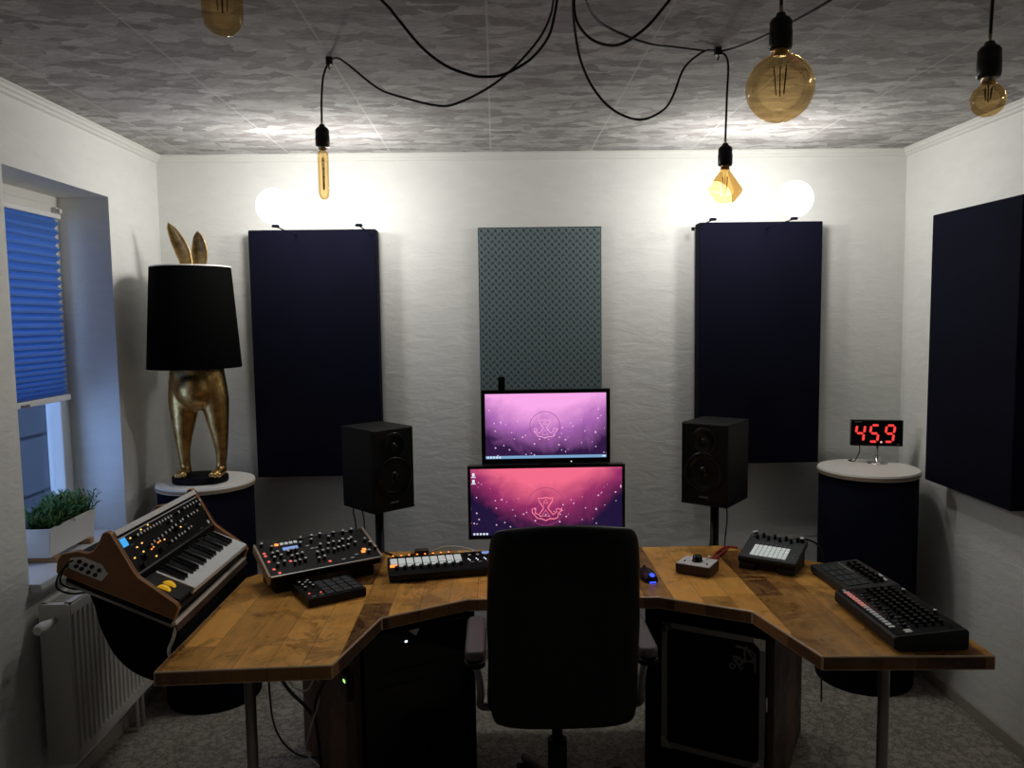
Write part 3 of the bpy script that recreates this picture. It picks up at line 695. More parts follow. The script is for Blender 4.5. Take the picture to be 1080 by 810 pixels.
# ------------------------------------------------------------------ office chair
chx = .186
oc = thing('office_chair', 'high-backed black leather office chair seen from behind at the desk', 'office chair', (chx,2.52,0))
b = BM(); n = 26; mrow = 14
wid = [(.0,.205),(.03,.216),(.12,.222),(.5,.228),(.8,.222),(.93,.214),(.98,.206),(1.0,.196)]
def lerp(tab, t):
    for (a,x),(c,y) in zip(tab,tab[1:]):
        if t <= c: return x+(y-x)*(t-a)/(c-a)
    return tab[-1][1]
zb, zt = .492, 1.128
F, Bk = [], []
for i in range(n+1):
    t = i/n; z = zb+(zt-zb)*t; hw = lerp(wid,t); y = 2.235-.055*t+.02*math.sin(t*PI*1.2)
    th = .034 if 0 < t < 1 else .012
    if t > .93: th *= (1-((t-.93)/.07)**2*.6)
    rf, rb = [], []
    for k in range(mrow+1):
        u = -1+2*k/mrow; e = 1-abs(u)**6*.85
        zz = z - (.016*u*u if t > .85 else 0)*(t-.85)/.15 + (.0 if t > .1 else .010*(abs(u)**6))
        rf.append(b.verts.new((chx+u*hw, y+th*e+.012*u*u, zz))); rb.append(b.verts.new((chx+u*hw, y-th*e+.012*u*u-.004, zz)))
    F.append(rf); Bk.append(rb)
for i in range(n):
    for k in range(mrow):
        b.faces.new((F[i][k],F[i][k+1],F[i+1][k+1],F[i+1][k])); b.faces.new((Bk[i][k],Bk[i+1][k],Bk[i+1][k+1],Bk[i][k+1]))
    for k in (0,mrow): b.faces.new((F[i][k],F[i+1][k],Bk[i+1][k],Bk[i][k]))
for k in range(mrow):
    for i in (0,n): b.faces.new((F[i][k],F[i][k+1],Bk[i][k+1],Bk[i][k]))
for f in b.faces: f.smooth = True
o = obj('backrest', b, 'leather', oc, world=True); s = o.modifiers.new('s','SUBSURF'); s.levels = 1; s.render_levels = 1
# piping seam near the top of the backrest
b = BM(); prism(b, rrect(.46,.46,.07,6,chx,2.525), .487, .555, 'z'); o = obj('seat', b, 'leather', oc, .02, 4, world=True)
b = BM(); prism(b, rrect(.36,.36,.06,6,chx,2.54), .460, .488, 'z'); obj('seat_pan', b, 'black', oc, .004, world=True)
for s_ in (-1,1):
    ax = chx+s_*.266
    b = BM(); prism(b, rrect(.062,.30,.028,6,ax,2.44), .672, .707, 'z'); obj('armrest_pad', b, 'armpad', oc, .012, 4, world=True)
    b = BM(); prism(b, rrect(.066,.31,.028,6,ax,2.44), .652, .672, 'z'); obj('armrest_base', b, 'black', oc, .006, 3, world=True)
    b = BM(); tube(b, spline([(ax+.004*s_,2.36,.655),(ax-.012*s_,2.345,.60),(ax-.016*s_,2.345,.55),(ax-.020*s_,2.38,.49),(chx+s_*.16,2.42,.475)],6), .012, 10)
    obj('armrest_support', b, 'alu', oc, world=True)
b = BM(); tube(b, spline([(chx,2.25,.56),(chx,2.27,.525),(chx,2.31,.485),(chx,2.44,.475)],6), .018, 10); obj('back_bracket', b, 'black', oc, world=True)
b = BM(); cyl(b, (chx,2.52,.10), (chx,2.52,.30), .032, seg=24); cyl(b, (chx,2.52,.30), (chx,2.52,.462), .018, seg=20); obj('gas_lift', b, 'black', oc, world=True)
b = BM(); tube(b, [(chx+.02,2.46,.465),(chx+.14,2.42,.46),(chx+.17,2.40,.458)], .005, 8); cbox(b, (chx+.18,2.395,.457), (.05,.03,.012)); obj('tilt_lever', b, 'black', oc, world=True)
for k in range(5):
    a = math.radians(90+20+72*k); ux, uy = math.cos(a), math.sin(a)
    b = BM(); P = [(chx+ux*r_,2.52+uy*r_,z_) for r_,z_ in ((.02,.115),(.12,.105),(.22,.085),(.30,.072))]
    tube(b, P, [.026,.022,.018,.015], 10)
    lg = obj('leg', b, 'black', oc, world=True)
    b = BM(); w1 = Vector((-uy,ux,0)); c = Vector((chx+ux*.30,2.52+uy*.30,.026))
    for sg in (-1,1): cyl(b, c+w1*(.008*sg), c+w1*(.024*sg), .026, seg=20)
    cyl(b, c, c+Vector((0,0,.045)), .007, seg=10); obj('caster', b, 'blackgloss', lg, world=True)

# ------------------------------------------------------------------ speakers on stands
def speaker(cx, cy, ang, label, slabel, wire_x):
    st = thing('speaker_stand', slabel, 'speaker stand', (cx,cy,0), (0,0,ang), group=None)
    b = BM(); lathe(b, [(0,0),(.13,0),(.13,.012),(.03,.016),(0,.016)], 40); obj('base_plate', b, 'black', st)
    b = BM(); lathe(b, [(0,.012),(.019,.012),(.019,.888),(0,.888)], 24); obj('pole', b, 'black', st)
    b = BM(); prism(b, rrect(.214,.250,.008,3), .888, .899, 'z'); obj('top_plate', b, 'black', st, .001)
    b = BM()
    for dx, dy in ((-.06,.10),(.0,.125)):
        tube(b, spline([(dx,dy,.93),(dx-.004,dy+.012,.86),(dx+.006,dy+.010,.78),(dx-.004,dy,.60),(dx,dy,.30),(dx+.02,dy,.012)],5), .0032, 7)
    cb_ = obj('speaker_cable', b, 'cable', st)
    sp = thing('studio_monitor_speaker', label, 'speaker', (cx,cy,.899), (0,0,ang))
    W_, D_, H_ = .212, .248, .348
    b = BM(); box(b, (-W_/2,-D_/2+.006,0), (W_/2,D_/2,H_)); obj('cabinet', b, 'speaker', sp, .003)
    b = BM(); box(b, (-W_/2+.002,-D_/2,.002), (W_/2-.002,-D_/2+.008,H_-.002)); obj('baffle', b, 'black', sp, .003)
    yF = -D_/2
    T = Matrix.Translation((0,yF,.135)) @ Matrix.Rotation(PI/2,4,'X')
    b = BM(); lathe(b, [(.088,0),(.088,.005),(.082,.006),(.078,.003),(.074,.004),(.068,.0045),(.062,.001)], 48, T); obj('woofer_surround', b, 'cone', sp)
    b = BM(); lathe(b, [(.064,.002),(.045,-.003),(.028,-.0055),(.027,-.002),(.018,.003),(0,.005)], 48, T); obj('woofer_cone', b, 'cone', sp)
    T = Matrix.Translation((0,yF,.270)) @ Matrix.Rotation(PI/2,4,'X')
    b = BM(); lathe(b, [(.060,0),(.060,.004),(.055,.005),(.040,.0015),(.022,.0005),(.016,.001)], 48, T); obj('tweeter_waveguide', b, 'cone', sp)
    b = BM(); lathe(b, [(.017,.001),(.014,.006),(.008,.0085),(0,.009)], 24, T); obj('tweeter_dome', b, 'blackgloss', sp)
    b = BM()
    for k in range(6): box(b, (-.021+k*.0072,yF-.001,.022), (-.0158+k*.0072,yF+.001,.0285))
    obj('brand_mark', b, 'silk', sp)
    b = BM(); cyl(b, (.085,yF-.002,.03), (.085,yF+.002,.03), .004, seg=10); obj('corner_screw', b, 'darkgrey', sp)
speaker(-.532, 3.438, math.radians(42), 'black studio speaker on a stand, left of the monitors', 'thin black pole stand carrying the left speaker', 0)
speaker(.969, 3.430, math.radians(-38), 'black studio speaker on a stand, right of the monitors', 'thin black pole stand carrying the right speaker', 0)

# ------------------------------------------------------------------ monitors
def lines_figure(b, sc, r):
    """abstract looping line figure, centred at 0,0 (x right, z up)"""
    def P(x, y): return ((x-390)*sc, -.0, -(y-642)*sc)
    tube(b, [P(*p) for p in ((360,597),(374,600),(390,596),(405,600),(420,597),(416,614),(404,630),(398,640),(410,655),(420,668),(436,655),(432,646),(442,642),(448,648),(456,640),(452,654),(440,664),(440,680),(425,686),(408,684),(390,692),(372,684),(355,682),(345,668),(336,660),(334,645),(344,640),(350,650),(346,658),(362,668),(372,655),(382,640),(376,630),(364,614))], r, 6, closed=True)
    tube(b, [P(*p) for p in ((390,604),(381,620),(399,620))], r*.8, 6, closed=True)
    tube(b, [P(*p) for p in ((390,648),(374,674),(406,674))], r*.9, 6, closed=True)
def monitor(name, label, cx, cy, z0, W_, H_, mts, top, neon, ring_r, ring_z, rot, lower):
    t = thing(name, label, 'monitor', (cx,cy,z0), rot)
    bz = .012 if lower else .016
    b = BM(); box(b, (-W_/2,.004,0), (W_/2,.036,H_)); obj('back_shell', b, 'black', t, .006)
    b = BM(); bb = .014 if lower else .022
    box(b, (-W_/2,-.006,0), (W_/2,.008,bb)); box(b, (-W_/2,-.006,H_-bz), (W_/2,.008,H_)); box(b, (-W_/2,-.006,bb), (-W_/2+bz,.008,H_-bz)); box(b, (W_/2-bz,-.006,bb), (W_/2,.008,H_-bz))
    obj('bezel', b, 'blackgloss', t, .0015)
    sw_, sh_ = W_-2*bz, H_-bz-bb
    sm = screen_mat(name+'_picture', sw_, sh_, *mts)
    b = BM(); box(b, (-sw_/2,0,0), (sw_/2,.004,sh_)); sc = obj('screen', b, sm, t); sc.location = (0,-.002,bb)
    fx = -.004
    b = BM(); lines_figure(b, ring_r/78*1.0, .0021 if lower else .0016); f = obj('line_figure', b, neon, sc); f.location = (fx,-.001,ring_z-.004)
    b = BM(); tube(b, [(math.cos(2*PI*k/40)*ring_r,0,math.sin(2*PI*k/40)*ring_r) for k in range(40)], .0011, 5, closed=True); f = obj('thin_ring', b, 'ringline', sc); f.location = (fx,-.0005,ring_z+.004)
    b = BM()
    if not lower:
        box(b, (-sw_/2,-.0015,.0), (sw_/2,0,.011)); obj('taskbar', b, 'taskbar', sc)
        b = BM()
        for k in range(5): box(b, (-sw_/2+.006+k*.012,-.0022,.002), (-sw_/2+.013+k*.012,-.0014,.009))
        box(b, (sw_/2-.016,-.0022,.003), (sw_/2-.004,-.0014,.008)); obj('taskbar_icons', b, 'icon', sc)
    else:
        for k in range(5): box(b, (-sw_/2+.008+k*.013,-.0022,.004), (-sw_/2+.016+k*.013,-.0004,.011))
        obj('taskbar_icons', b, 'icon', sc)
        for k in range(2):
            b = BM(); zz = sh_-.030-k*.027; box(b, (-sw_/2+.007,-.0022,zz), (-sw_/2+.017,-.0004,zz+.013)); box(b, (-sw_/2+.003,-.0022,zz-.005), (-sw_/2+.021,-.0004,zz-.002)); obj('desktop_icon', b, 'icon', sc)
    return t
mU = monitor('computer_monitor', 'upper smaller monitor showing a lilac rain-drop wallpaper', .1965, 3.14, 1.122, .522, .302, ((.95,.40,.82),(.42,.14,.46),(.030,.010,.055),.30), 0, 'neon2', .061, .125, (0,0,0), False)
mL = monitor('computer_monitor', 'lower wide monitor showing a crimson-pink wallpaper, partly behind the chair', .196, 3.13, .815, .640, .302, ((.90,.15,.26),(.30,.028,.13),(.012,.006,.040),.55), 0, 'neon', .078, .113, (0,0,0), True)
b = BM(); box(b, (.10,-.0085,.006), (.104,-.006,.009)); obj('power_light', b, 'whiteled', mU)
ms = thing('monitor_stand', 'black post stand behind the two stacked monitors', 'monitor stand', (.196,3.178,.75))
obj('post', box(BM(), (-.02,.0,.008), (.02,.020,.56)), 'black', ms, .003)
b = BM(); box(b, (-.13,-.10,0), (.13,.020,.010)); obj('foot', b, 'black', ms, .003)
wc = thing('webcam', 'small upright black webcam on top of the upper monitor', 'webcam', (.0195,3.16,1.424))
b = BM(); box(b, (-.014,-.012,0), (.014,.012,.052)); obj('body', b, 'blackmatte', wc, .003)
b = BM(); cyl(b, (0,-.0135,.036), (0,-.0115,.036), .006, seg=16); obj('lens', b, 'blackgloss', wc)

# ------------------------------------------------------------------ knobs etc. shared meshes
def knob_mesh(r, h, capm='cap', ind=True):
    b = BM(); lathe(b, [(0,0),(r*1.25,0),(r*1.2,h*.22),(r,h*.28),(r*.92,h),(0,h)], 14, smooth=False)
    if ind: lathe(b, [(0,h+.0004),(r*.95,h+.0004),(r*.9,h+.0022),(0,h+.0022)], 12, mi=1)
    return b
def knobs(name, parent, pts, r=.006, h=.013, z=0, T=None, ind=True, m='knob', capm='cap'):
    o0 = None
    for (x,y) in pts:
        if o0 is None: o0 = obj(name, knob_mesh(r,h,ind=ind), [m,capm], parent); o = o0
        else: o = inst(o0, parent, (0,0,0))
        o.location = (x,y,z)
def bits(name, parent, pts, size, m, z=0, bev=0):
    o0 = None
    for (x,y) in pts:
        if o0 is None:
            b = BM(); box(b, (-size[0]/2,-size[1]/2,0), (size[0]/2,size[1]/2,size[2])); o0 = obj(name, b, m, parent, bev); o = o0
        else: o = inst(o0, parent, (0,0,0))
        o.location = (x,y,z)

# ------------------------------------------------------------------ keyboard synthesizer on its tilted stand
SX, SY, SZ = -.986, 2.319, .814
sy = thing('keyboard_synthesizer', 'tilted wooden-cheeked keyboard synthesizer with knobs, white keys and yellow wheels', 'synthesizer', (SX,SY,SZ), (.413,.013,1.561))
W = .652
prof = [(0,0),(0,.040),(.012,.050),(.148,.082),(.165,.092),(.262,.168),(.272,.176),(.287,.177),(.296,.166),(.296,.135),(.302,.105),(.318,.092),(.345,.088),(.385,.062),(.392,.040),(.380,0)]
def cheek(x0, x1):
    b = BM(); prism(b, prof, x0, x1, 'x'); o = obj('wooden_cheek', b, ['cheek','cheekrim'], sy, .003, 2); o.modifiers['bevel'].material = 1; return o
ck = cheek(0,.020); cheek(W-.020,W)
# the cheek bevels carry a lighter colour as a painted rim highlight
obj('chassis', prism(BM(), [(.010,.004),(.010,.030),(.15,.050),(.165,.078),(.262,.150),(.285,.150),(.285,.06),(.37,.05),(.37,.004)], .020, W-.020, 'x'), 'panelgrey', sy)
# control panel (tilted)
pa = math.atan2(.168-.086, .265-.158); pn = Vector((0,-math.sin(pa),math.cos(pa)))
P0 = Vector((0,.158,.080)); pdir = Vector((0,math.cos(pa),math.sin(pa)))
cp = bpy.data.objects.new('control_panel', None); 
b = BM(); PL = .140
box(b, (0,0,-.006), (W-.040,PL,0)); cp = obj('control_panel', b, 'panelgrey', sy, .001); cp.location = (.020,P0.y,P0.z); cp.rotation_euler = (pa,0,0)
b = BM(); box(b, (.0,.1330,.0), (W-.040,PL+.010,.009)); box(b, (.0,.1215,.0), (W-.040,.1245,.002)); obj('top_silver_strip', b, 'white', cp, .0008)
b = BM(); box(b, (.0,-.002,.0), (W-.040,.004,.004)); obj('lower_steel_strip', b, 'steel', cp)
Wp = W-.040
def pp(u, v): return (u*Wp, v*.122)
row1 = [(.155+.0365*i, .87) for i in range(12)] + [(.66,.86),(.745,.88),(.79,.88),(.835,.88),(.88,.88),(.925,.88),(.975,.86)]
row2 = [(.22,.46),(.26,.50),(.31,.50),(.36,.52),(.41,.54),(.46,.55),(.50,.57),(.55,.58),(.62,.60),(.655,.62),(.53,.74),(.73,.62),(.78,.62),(.82,.62),(.87,.62),(.94,.74)]
row3 = [(.42,.26),(.47,.26),(.52,.28),(.56,.28),(.60,.28),(.66,.30),(.70,.31)]
knobs('knob', cp, [pp(u,v) for u,v in row1+row2+row3 if v < .95], .0052, .013)
knobs('large_knob', cp, [pp(.13,.30),pp(.30,.22),pp(.07,.12),pp(.56,.50)], .010, .015, ind=False)
bits('amber_light', cp, [pp(u,v) for u,v in ((.115,.89),(.245,.95),(.33,.97),(.125,.60),(.185,.63),(.155,.42),(.055,.40),(.24,.14),(.40,.40),(.63,.46))], (.0065,.0045,.002), 'amberled')
bits('orange_light', cp, [pp(u,v) for u,v in ((.235,.36),(.262,.38),(.325,.42),(.352,.43))], (.007,.004,.002), 'orange')
b = BM(); box(b, (.012,.092,0), (.044,.120,.002)); obj('blue_display', b, 'lcdblue', cp)
b = BM(); cyl(b, (Wp*.965,.018,0), (Wp*.965,.018,.002), .008, seg=20); obj('round_badge', b, 'white', cp)
bits('white_legend', cp, [pp(u,v) for u,v in ((.85,.10),(.45,.80),(.7,.45),(.1,.72))], (.022,.002,.0006), 'silk')
# wheel section + keys
obj('wheel_panel', box(BM(), (.022,.014,.046), (.124,.150,.056)), 'panelgrey', sy, .001)
for x in (.052,.090):
    b = BM(); T = Matrix.Translation((x,.078,.040)) @ Matrix.Rotation(PI/2,4,'Y')
    lathe(b, [(0,-.008),(.025,-.008),(.026,-.006),(.026,.006),(.025,.008),(0,.008)], 28, T); obj('yellow_wheel', b, 'wheel', sy)
kx0, kx1 = .126, W-.022; nk = 22; kw = (kx1-kx0)/nk
K = Matrix.Translation((0,.012,.052)); first = None
for i in range(nk):
    if first is None:
        b = BM(); box(b, (.0004,0,0), (kw-.0004,.134,.012)); box(b, (.0004,-.001,-.010), (kw-.0004,.006,.010)); first = obj('white_key', b, 'ivory', sy, .0008); o = first
    else: o = inst(first, sy, (0,0,0))
    o.location = (kx0+i*kw,.010,.048)
first = None; pat = [1,1,0,1,1,1,0]
for i in range(nk-1):
    if pat[i % 7]:
        if first is None:
            b = BM(); prism(b, [(.044,0),(.050,.012),(.134,.014),(.134,0)], -.0055, .0055, 'x'); first = obj('black_key', b, 'blackgloss', sy, .0008); o = first
        else: o = inst(first, sy, (0,0,0))
        o.location = (kx0+(i+1)*kw,.010,.060)
# jack plate on the near cheek
b = BM(); prism(b, [(.245,.030),(.235,.058),(.262,.078),(.322,.078),(.355,.062),(.358,.040),(.345,.030)], -.002, .0005, 'x'); jp = obj('jack_plate', b, 'white', sy)
b = BM()
for y,z in ((.262,.060),(.268,.042),(.286,.062),(.290,.042),(.306,.060),(.312,.044),(.326,.062),(.330,.045)): cyl(b, (-.007,y,z), (-.001,y,z), .0062, seg=14)
obj('jack_sockets', b, 'black', jp)
# plug and its cord
b = BM()
for y,z in ((.346,.058),(.352,.040)): tube(b, spline([(-.004,y,z),(-.022,y+.004,z-.006),(-.030,y+.006,z-.03),(-.022,y+.0,z-.070),(.02,y-.03,z-.092),(.05,y-.06,z-.085)],5), [.003]*26, 8)
obj('plug_cord', b, 'cable', sy)
# stand
kst = thing('keyboard_stand', 'black round-bellied keyboard stand with pale metal rails beside the desk', 'stand', (-1.08,2.65,.62))
cv = spline([(-1.236,0,.893),(-1.224,0,.858),(-1.214,0,.805),(-1.200,0,.765),(-1.175,0,.711),(-1.131,0,.661),(-1.071,0,.628),(-1.0,0,.612)], 4)
poly = [(p.x,p.z) for p in cv] + [(-.976,.612),(-.976,.775),(-1.00,.792)]
obj('rounded_body', prism(BM(), poly, 2.325, 2.965, 'y'), 'blackfab', kst, world=True)
b = BM(); T = None
prism(b, [(-1.305,.941),(-1.300,.953),(-.992,.8085),(-.985,.7965)], 2.322, 2.972, 'y'); obj('tray', b, 'black', kst, world=True)
for yy in (2.312,2.972):
    b = BM(); tube(b, [(-1.30,yy+.004,.938),(-.99,yy+.004,.796)], .0045, 8); obj('side_rail', b, 'alu', kst, world=True)
b = BM(); box(b, (-.006,0,.019), (.008,.664,.030), T=Matrix.Translation((-.978,2.310,.783)) @ Matrix.Rotation(-.30,4,'Y')); obj('front_lip', b, 'silverlip', kst, .001, world=True)
b = BM(); box(b, (.001,0.002,-.002), (.005,.662,.021), T=Matrix.Translation((-.978,2.310,.783)) @ Matrix.Rotation(-.30,4,'Y')); obj('front_board', b, 'cabwood', kst, .001, world=True)
for yy in (2.318,2.90):
    b = BM(); tube(b, spline([(-.981,yy,.795),(-.992,yy-.004,.755),(-1.004,yy-.006,.725),(-.998,yy-.004,.690),(-.985,yy-.004,.668)],5), .0055, 8); obj('hook_bracket', b, 'silverlip', kst, world=True)
b = BM(); box(b, (-.978,2.45,.640), (-.9635,2.53,.735)); obj('desk_clamp', b, 'black', kst, world=True)

# ------------------------------------------------------------------ desktop synthesizer (black, many knobs)
tl_ = math.atan2(.066,.19)
ds = thing('desktop_synthesizer', 'black tabletop synthesizer with pale-topped knobs, light wood edges and small blue display', 'synthesizer', (-.806,2.682,.75), (0,0,math.radians(31.8)))
Wd, Dd = .430, .205
face = BM(); box(face, (.008,0,-.030), (Wd-.008,Dd,0)); fb = obj('body', face, 'panelgrey', ds, .002); fb.location = (0,0,.070); fb.rotation_euler = (tl_,0,0)
for x in (0,Wd-.008):
    b = BM(); box(b, (x,-.001,-.032), (x+.008,Dd+.001,.003)); obj('wood_edge', b, 'tanwood', fb, .001)
b = BM(); box(b, (.008,-.0015,-.004), (Wd-.008,.002,.0008)); obj('front_trim', b, 'steel', fb)
for x in (.03,.33):
    b = BM(); prism(b, [(.02,0),(.02,.034),(.19,.095),(.19,.0)], x, x+.07, 'x'); obj('stand_foot', b, 'black', ds, .002)
kp = []
for u,v in [(.06,.93),(.13,.80),(.11,.60),(.155,.62),(.11,.47),(.17,.50),(.11,.27),(.17,.30),(.24,.58),(.27,.62),(.315,.62),(.25,.42),(.30,.44),(.345,.46),(.25,.24),(.295,.26),(.345,.28),(.40,.93),(.375,.78),(.48,.82),(.50,.94),(.58,.95),(.47,.40),(.52,.42),(.57,.44),(.455,.22),(.505,.24),(.53,.62),(.60,.60),(.65,.63),(.62,.40),(.665,.43),(.64,.82),(.70,.60),(.74,.66),(.71,.43),(.76,.46),(.70,.93),(.79,.92),(.79,.62),(.83,.50),(.87,.93),(.93,.55),(.955,.42),(.975,.25),(.90,.18),(.82,.66)]:
    kp.append((u*Wd, v*Dd))
knobs('knob', fb, kp, .0058, .013)
bits('button', fb, [(u*Wd,v*Dd) for u,v in ((.23,.90),(.27,.90),(.31,.90),(.35,.90))], (.012,.012,.003), 'pad')
bits('blue_display', fb, [(.285*Wd,.74*Dd)], (.056,.016,.002), 'lcdpale')
bits('orange_light', fb, [(.185*Wd,.90*Dd),(.86*Wd,.24*Dd),(.88*Wd,.30*Dd)], (.014,.012,.003), 'orange')
bits('red_light', fb, [(.055*Wd,.70*Dd),(.055*Wd,.62*Dd),(.06*Wd,.44*Dd),(.07*Wd,.20*Dd),(.10*Wd,.07*Dd),(.54*Wd,.14*Dd),(.23*Wd,.35*Dd)], (.009,.008,.002), 'redled')
bits('small_legend', fb, [(.46*Wd,.62*Dd),(.5*Wd,.62*Dd),(.43*Wd,.72*Dd),(.66*Wd,.13*Dd),(.74*Wd,.13*Dd),(.79*Wd,.20*Dd),(.83*Wd,.97*Dd)], (.014,.0035,.0012), 'cap')

# ------------------------------------------------------------------ pad controller in front of it
pc = thing('pad_controller', 'small black drum pad controller in front of the tabletop synthesizer', 'pad controller', (-.640,2.563,.75), (0,0,math.radians(32)))
b = BM(); box(b, (0,0,.003), (.205,.185,.032)); box(b, (.01,.01,0), (.195,.175,.003)); obj('body', b, 'black', pc, .004, 3)
pts = [(.082+.0325*i,.026+.0375*j) for i in range(4) for j in range(4)]
bits('pad', pc, pts, (.028,.032,.004), 'paddark', .032, .002)
knobs('knob', pc, [(.02,.16),(.05,.165),(.022,.13),(.05,.135),(.022,.10),(.052,.105),(.038,.148)], .005, .010, .032)
bits('red_light', pc, [(.020,.055),(.058,.045)], (.006,.006,.002), 'redled', .032)
bits('pale_button', pc, [(.024,.018),(.052,.018)], (.016,.007,.002), 'silk', .032)

# ------------------------------------------------------------------ groovebox with white pads
gb = thing('pad_groovebox', 'long black groovebox with a row of big white pads and one orange pad', 'groovebox', (-.403,2.800,.75), (0,0,math.radians(10.5)))
b = BM(); prism(b, [(0,.006),(0,.030),(.155,.050),(.155,.004),(.14,0),(.02,0)], 0, .43, 'x'); gbd = obj('body', b, 'black', gb, .003)
ta = math.atan2(.02,.155)
def onb(x, y): return (x, y)
fr_ = bpy.data.objects.new('top_panel', None)
b = BM(); box(b, (.004,.004,0), (.426,.150,.0015)); tp = obj('top_panel', b, 'blackmatte', gb); tp.location = (0,0,.030); tp.rotation_euler = (ta,0,0)
bits('large_white_pad', tp, [(.022+.0305*i,.104) for i in range(9)], (.026,.048,.006), 'pad', .001, .002)
bits('small_white_pad', tp, [(.022+.0305*i,.068) for i in range(1,9)], (.024,.012,.004), 'pad', .001, .001)
bits('orange_pad', tp, [(.020,.068)], (.028,.013,.005), 'orange', .001, .001)
knobs('black_knob', tp, [(.030+.030*i,.042) for i in range(9)], .008, .013, .001, ind=False)
knobs('black_fader_cap', tp, [(.022+.0305*i,.140) for i in range(8)], .0045, .010, .001, ind=True, capm='orange')
bits('small_display', tp, [(.385,.134)], (.04,.018,.002), 'lcdpale', .001)
knobs('knob', tp, [(.300+.030*i,.128) for i in range(2)]+[(.31+.032*i,.095) for i in range(4)], .006, .012, .001)
bits('white_light', tp, [(.305+.031*i+dx,.075+dy) for i in range(4) for dx,dy in ((0,.012),(.004,0))], (.004,.004,.002), 'whiteled', .001)
bits('grey_button', tp, [(.315+.031*i,.055) for i in range(4)], (.014,.009,.003), 'silk', .001)
b = BM(); box(b, (.030,-.0008,.014), (.062,0,.020)); obj('printed_logo', b, 'darkgrey', gbd)
# usb hub with white cable behind it
hb = thing('usb_hub', 'small dark red box with cables on the desk behind the groovebox', 'hub', (-.315,3.120,.75), (0,0,.1))
b = BM(); box(b, (-.028,-.018,0), (.028,.018,.030)); obj('body', b, mat('dark_red_plastic', (.05,.018,.016), .4), hb, .003)
cable('white cable running over the back of the groovebox', [(-.285,3.125,.765),(-.22,3.13,.785),(-.15,3.10,.790),(-.09,3.03,.793),(-.02,3.035,.755)], .0038, 'whitecable')
cable('black cable on the desk behind the groovebox, below the left speaker', [(-.345,3.12,.76),(-.40,3.10,.754),(-.44,3.14,.754),(-.47,3.17,.754)], .004)

# ------------------------------------------------------------------ mouse
mo = thing('computer_mouse', 'black computer mouse with a glowing blue logo beside the chair', 'mouse', (.545,2.80,.75), (0,0,.15))
b = BM(); rings = []
for i in range(11):
    t = i/10; y = -.055+.11*t; hw = .030*math.sin(min(1,(.12+t*.88))*PI*.75+.35)**.6 if t < 1 else .018; hh = .012+.024*math.sin(PI*(.18+.70*(1-t)))
    if i in (0,10): hw *= .75; hh *= .6
    rings.append([b.verts.new((hw*math.cos(a), y, max(0,.002)+hh*math.sin(a))) for a in [PI*k/10 for k in range(11)]])
for A,B in zip(rings,rings[1:]):
    for k in range(10): b.faces.new((A[k],A[k+1],B[k+1],B[k])).smooth = True
    b.faces.new((A[0],B[0],B[10],A[10]))
b.faces.new(rings[0]); b.faces.new(rings[-1][::-1]); obj('shell', b, 'black', mo)
b = BM(); bmesh.ops.create_uvsphere(b, u_segments=16, v_segments=10, radius=.011, matrix=Matrix.Translation((.002,-.040,.024)) @ Matrix.Diagonal((1,.9,.75,1))); obj('glowing_logo', b, 'blueled', mo)
b = BM(); cyl(b, (-.004,.035,.030), (.004,.035,.030), .009, seg=16); obj('scroll_wheel', b, 'black', mo)
b = BM(); box(b, (-.012,-.0565,.001), (.012,-.054,.006)); obj('rear_light', b, 'blueled', mo)
cable('thin black mouse cord leading back from the mouse', [(.54,2.85,.765),(.53,2.92,.756),(.50,3.00,.754),(.47,3.10,.754)], .0022)

# ------------------------------------------------------------------ monitor controller
mc = thing('monitor_controller', 'small dark box with white top and one big black volume knob', 'volume controller', (.745,2.862,.75), (0,0,math.radians(-33)))
b = BM(); box(b, (-.066,-.055,.004), (.066,.055,.038)); box(b, (-.06,-.05,0), (.06,.05,.004)); obj('body', b, mat('maroon_box', (.035,.016,.017), .4), mc, .002)
b = BM(); box(b, (-.062,-.053,.038), (.062,.055,.041)); obj('white_faceplate', b, 'white', mc, .001)
b = BM(); lathe(b, [(0,.041),(.020,.041),(.020,.046),(.018,.048),(.017,.062),(.014,.064),(0,.064)], 28); obj('volume_knob', b, 'blackgloss', mc)
knobs('small_switch', mc, [(-.042,-.020),(.044,-.022)], .0028, .005, .041, ind=False)
b = BM(); tube(b, [(.026,.030,.041),(.034,.038,.056)], .0032, 10); obj('toggle', b, 'chrome', mc)
cable('red cable behind the volume controller box', [(.790,2.905,.772),(.835,2.95,.768),(.875,3.03,.758),(.925,3.11,.756),(.955,3.17,.753)], .0045, 'redcable')
cable('dark red cable lying along the red one behind the volume controller', [(.775,2.925,.772),(.84,3.00,.757),(.88,3.08,.756),(.94,3.15,.757),(.985,3.145,.755)], .0045, 'redcable')

# ------------------------------------------------------------------ circuit-like tabletop groovebox
cg = thing('grid_groovebox', 'slate-grey tabletop groovebox with a grid of white pads and a row of knobs', 'groovebox', (.908,2.897,.75), (0,0,math.radians(-35)))
cg.scale = (.91,.94,1); ca = math.atan2(.045,.19)
b = BM(); box(b, (0,0,-.022), (.236,.196,0)); cb2 = obj('body', b, 'slate', cg, .005, 3); cb2.location = (0,0,.050); cb2.rotation_euler = (ca,0,0)
b = BM(); box(b, (.0,-.001,-.024), (.236,.197,-.012)); obj('lower_case', b, 'black', cb2, .003)
for x in (.004,.165): 
    b = BM(); prism(b, [(.004,0),(.004,.024),(.17,.062),(.17,0)], x, x+.065, 'x'); obj('riser_foot', b, 'darkgrey', cg, .002)
bits('white_pad', cb2, [(.052+.0185*i,.028+.0215*j) for i in range(8) for j in range(4)], (.0155,.0185,.004), 'pad', .0, .001)
knobs('knob', cb2, [(.036+.0235*i,.158+(.016 if i % 2 else 0)) for i in range(8)], .0062, .016, .0, ind=False)
knobs('large_knob', cb2, [(.218,.178)], .009, .015)
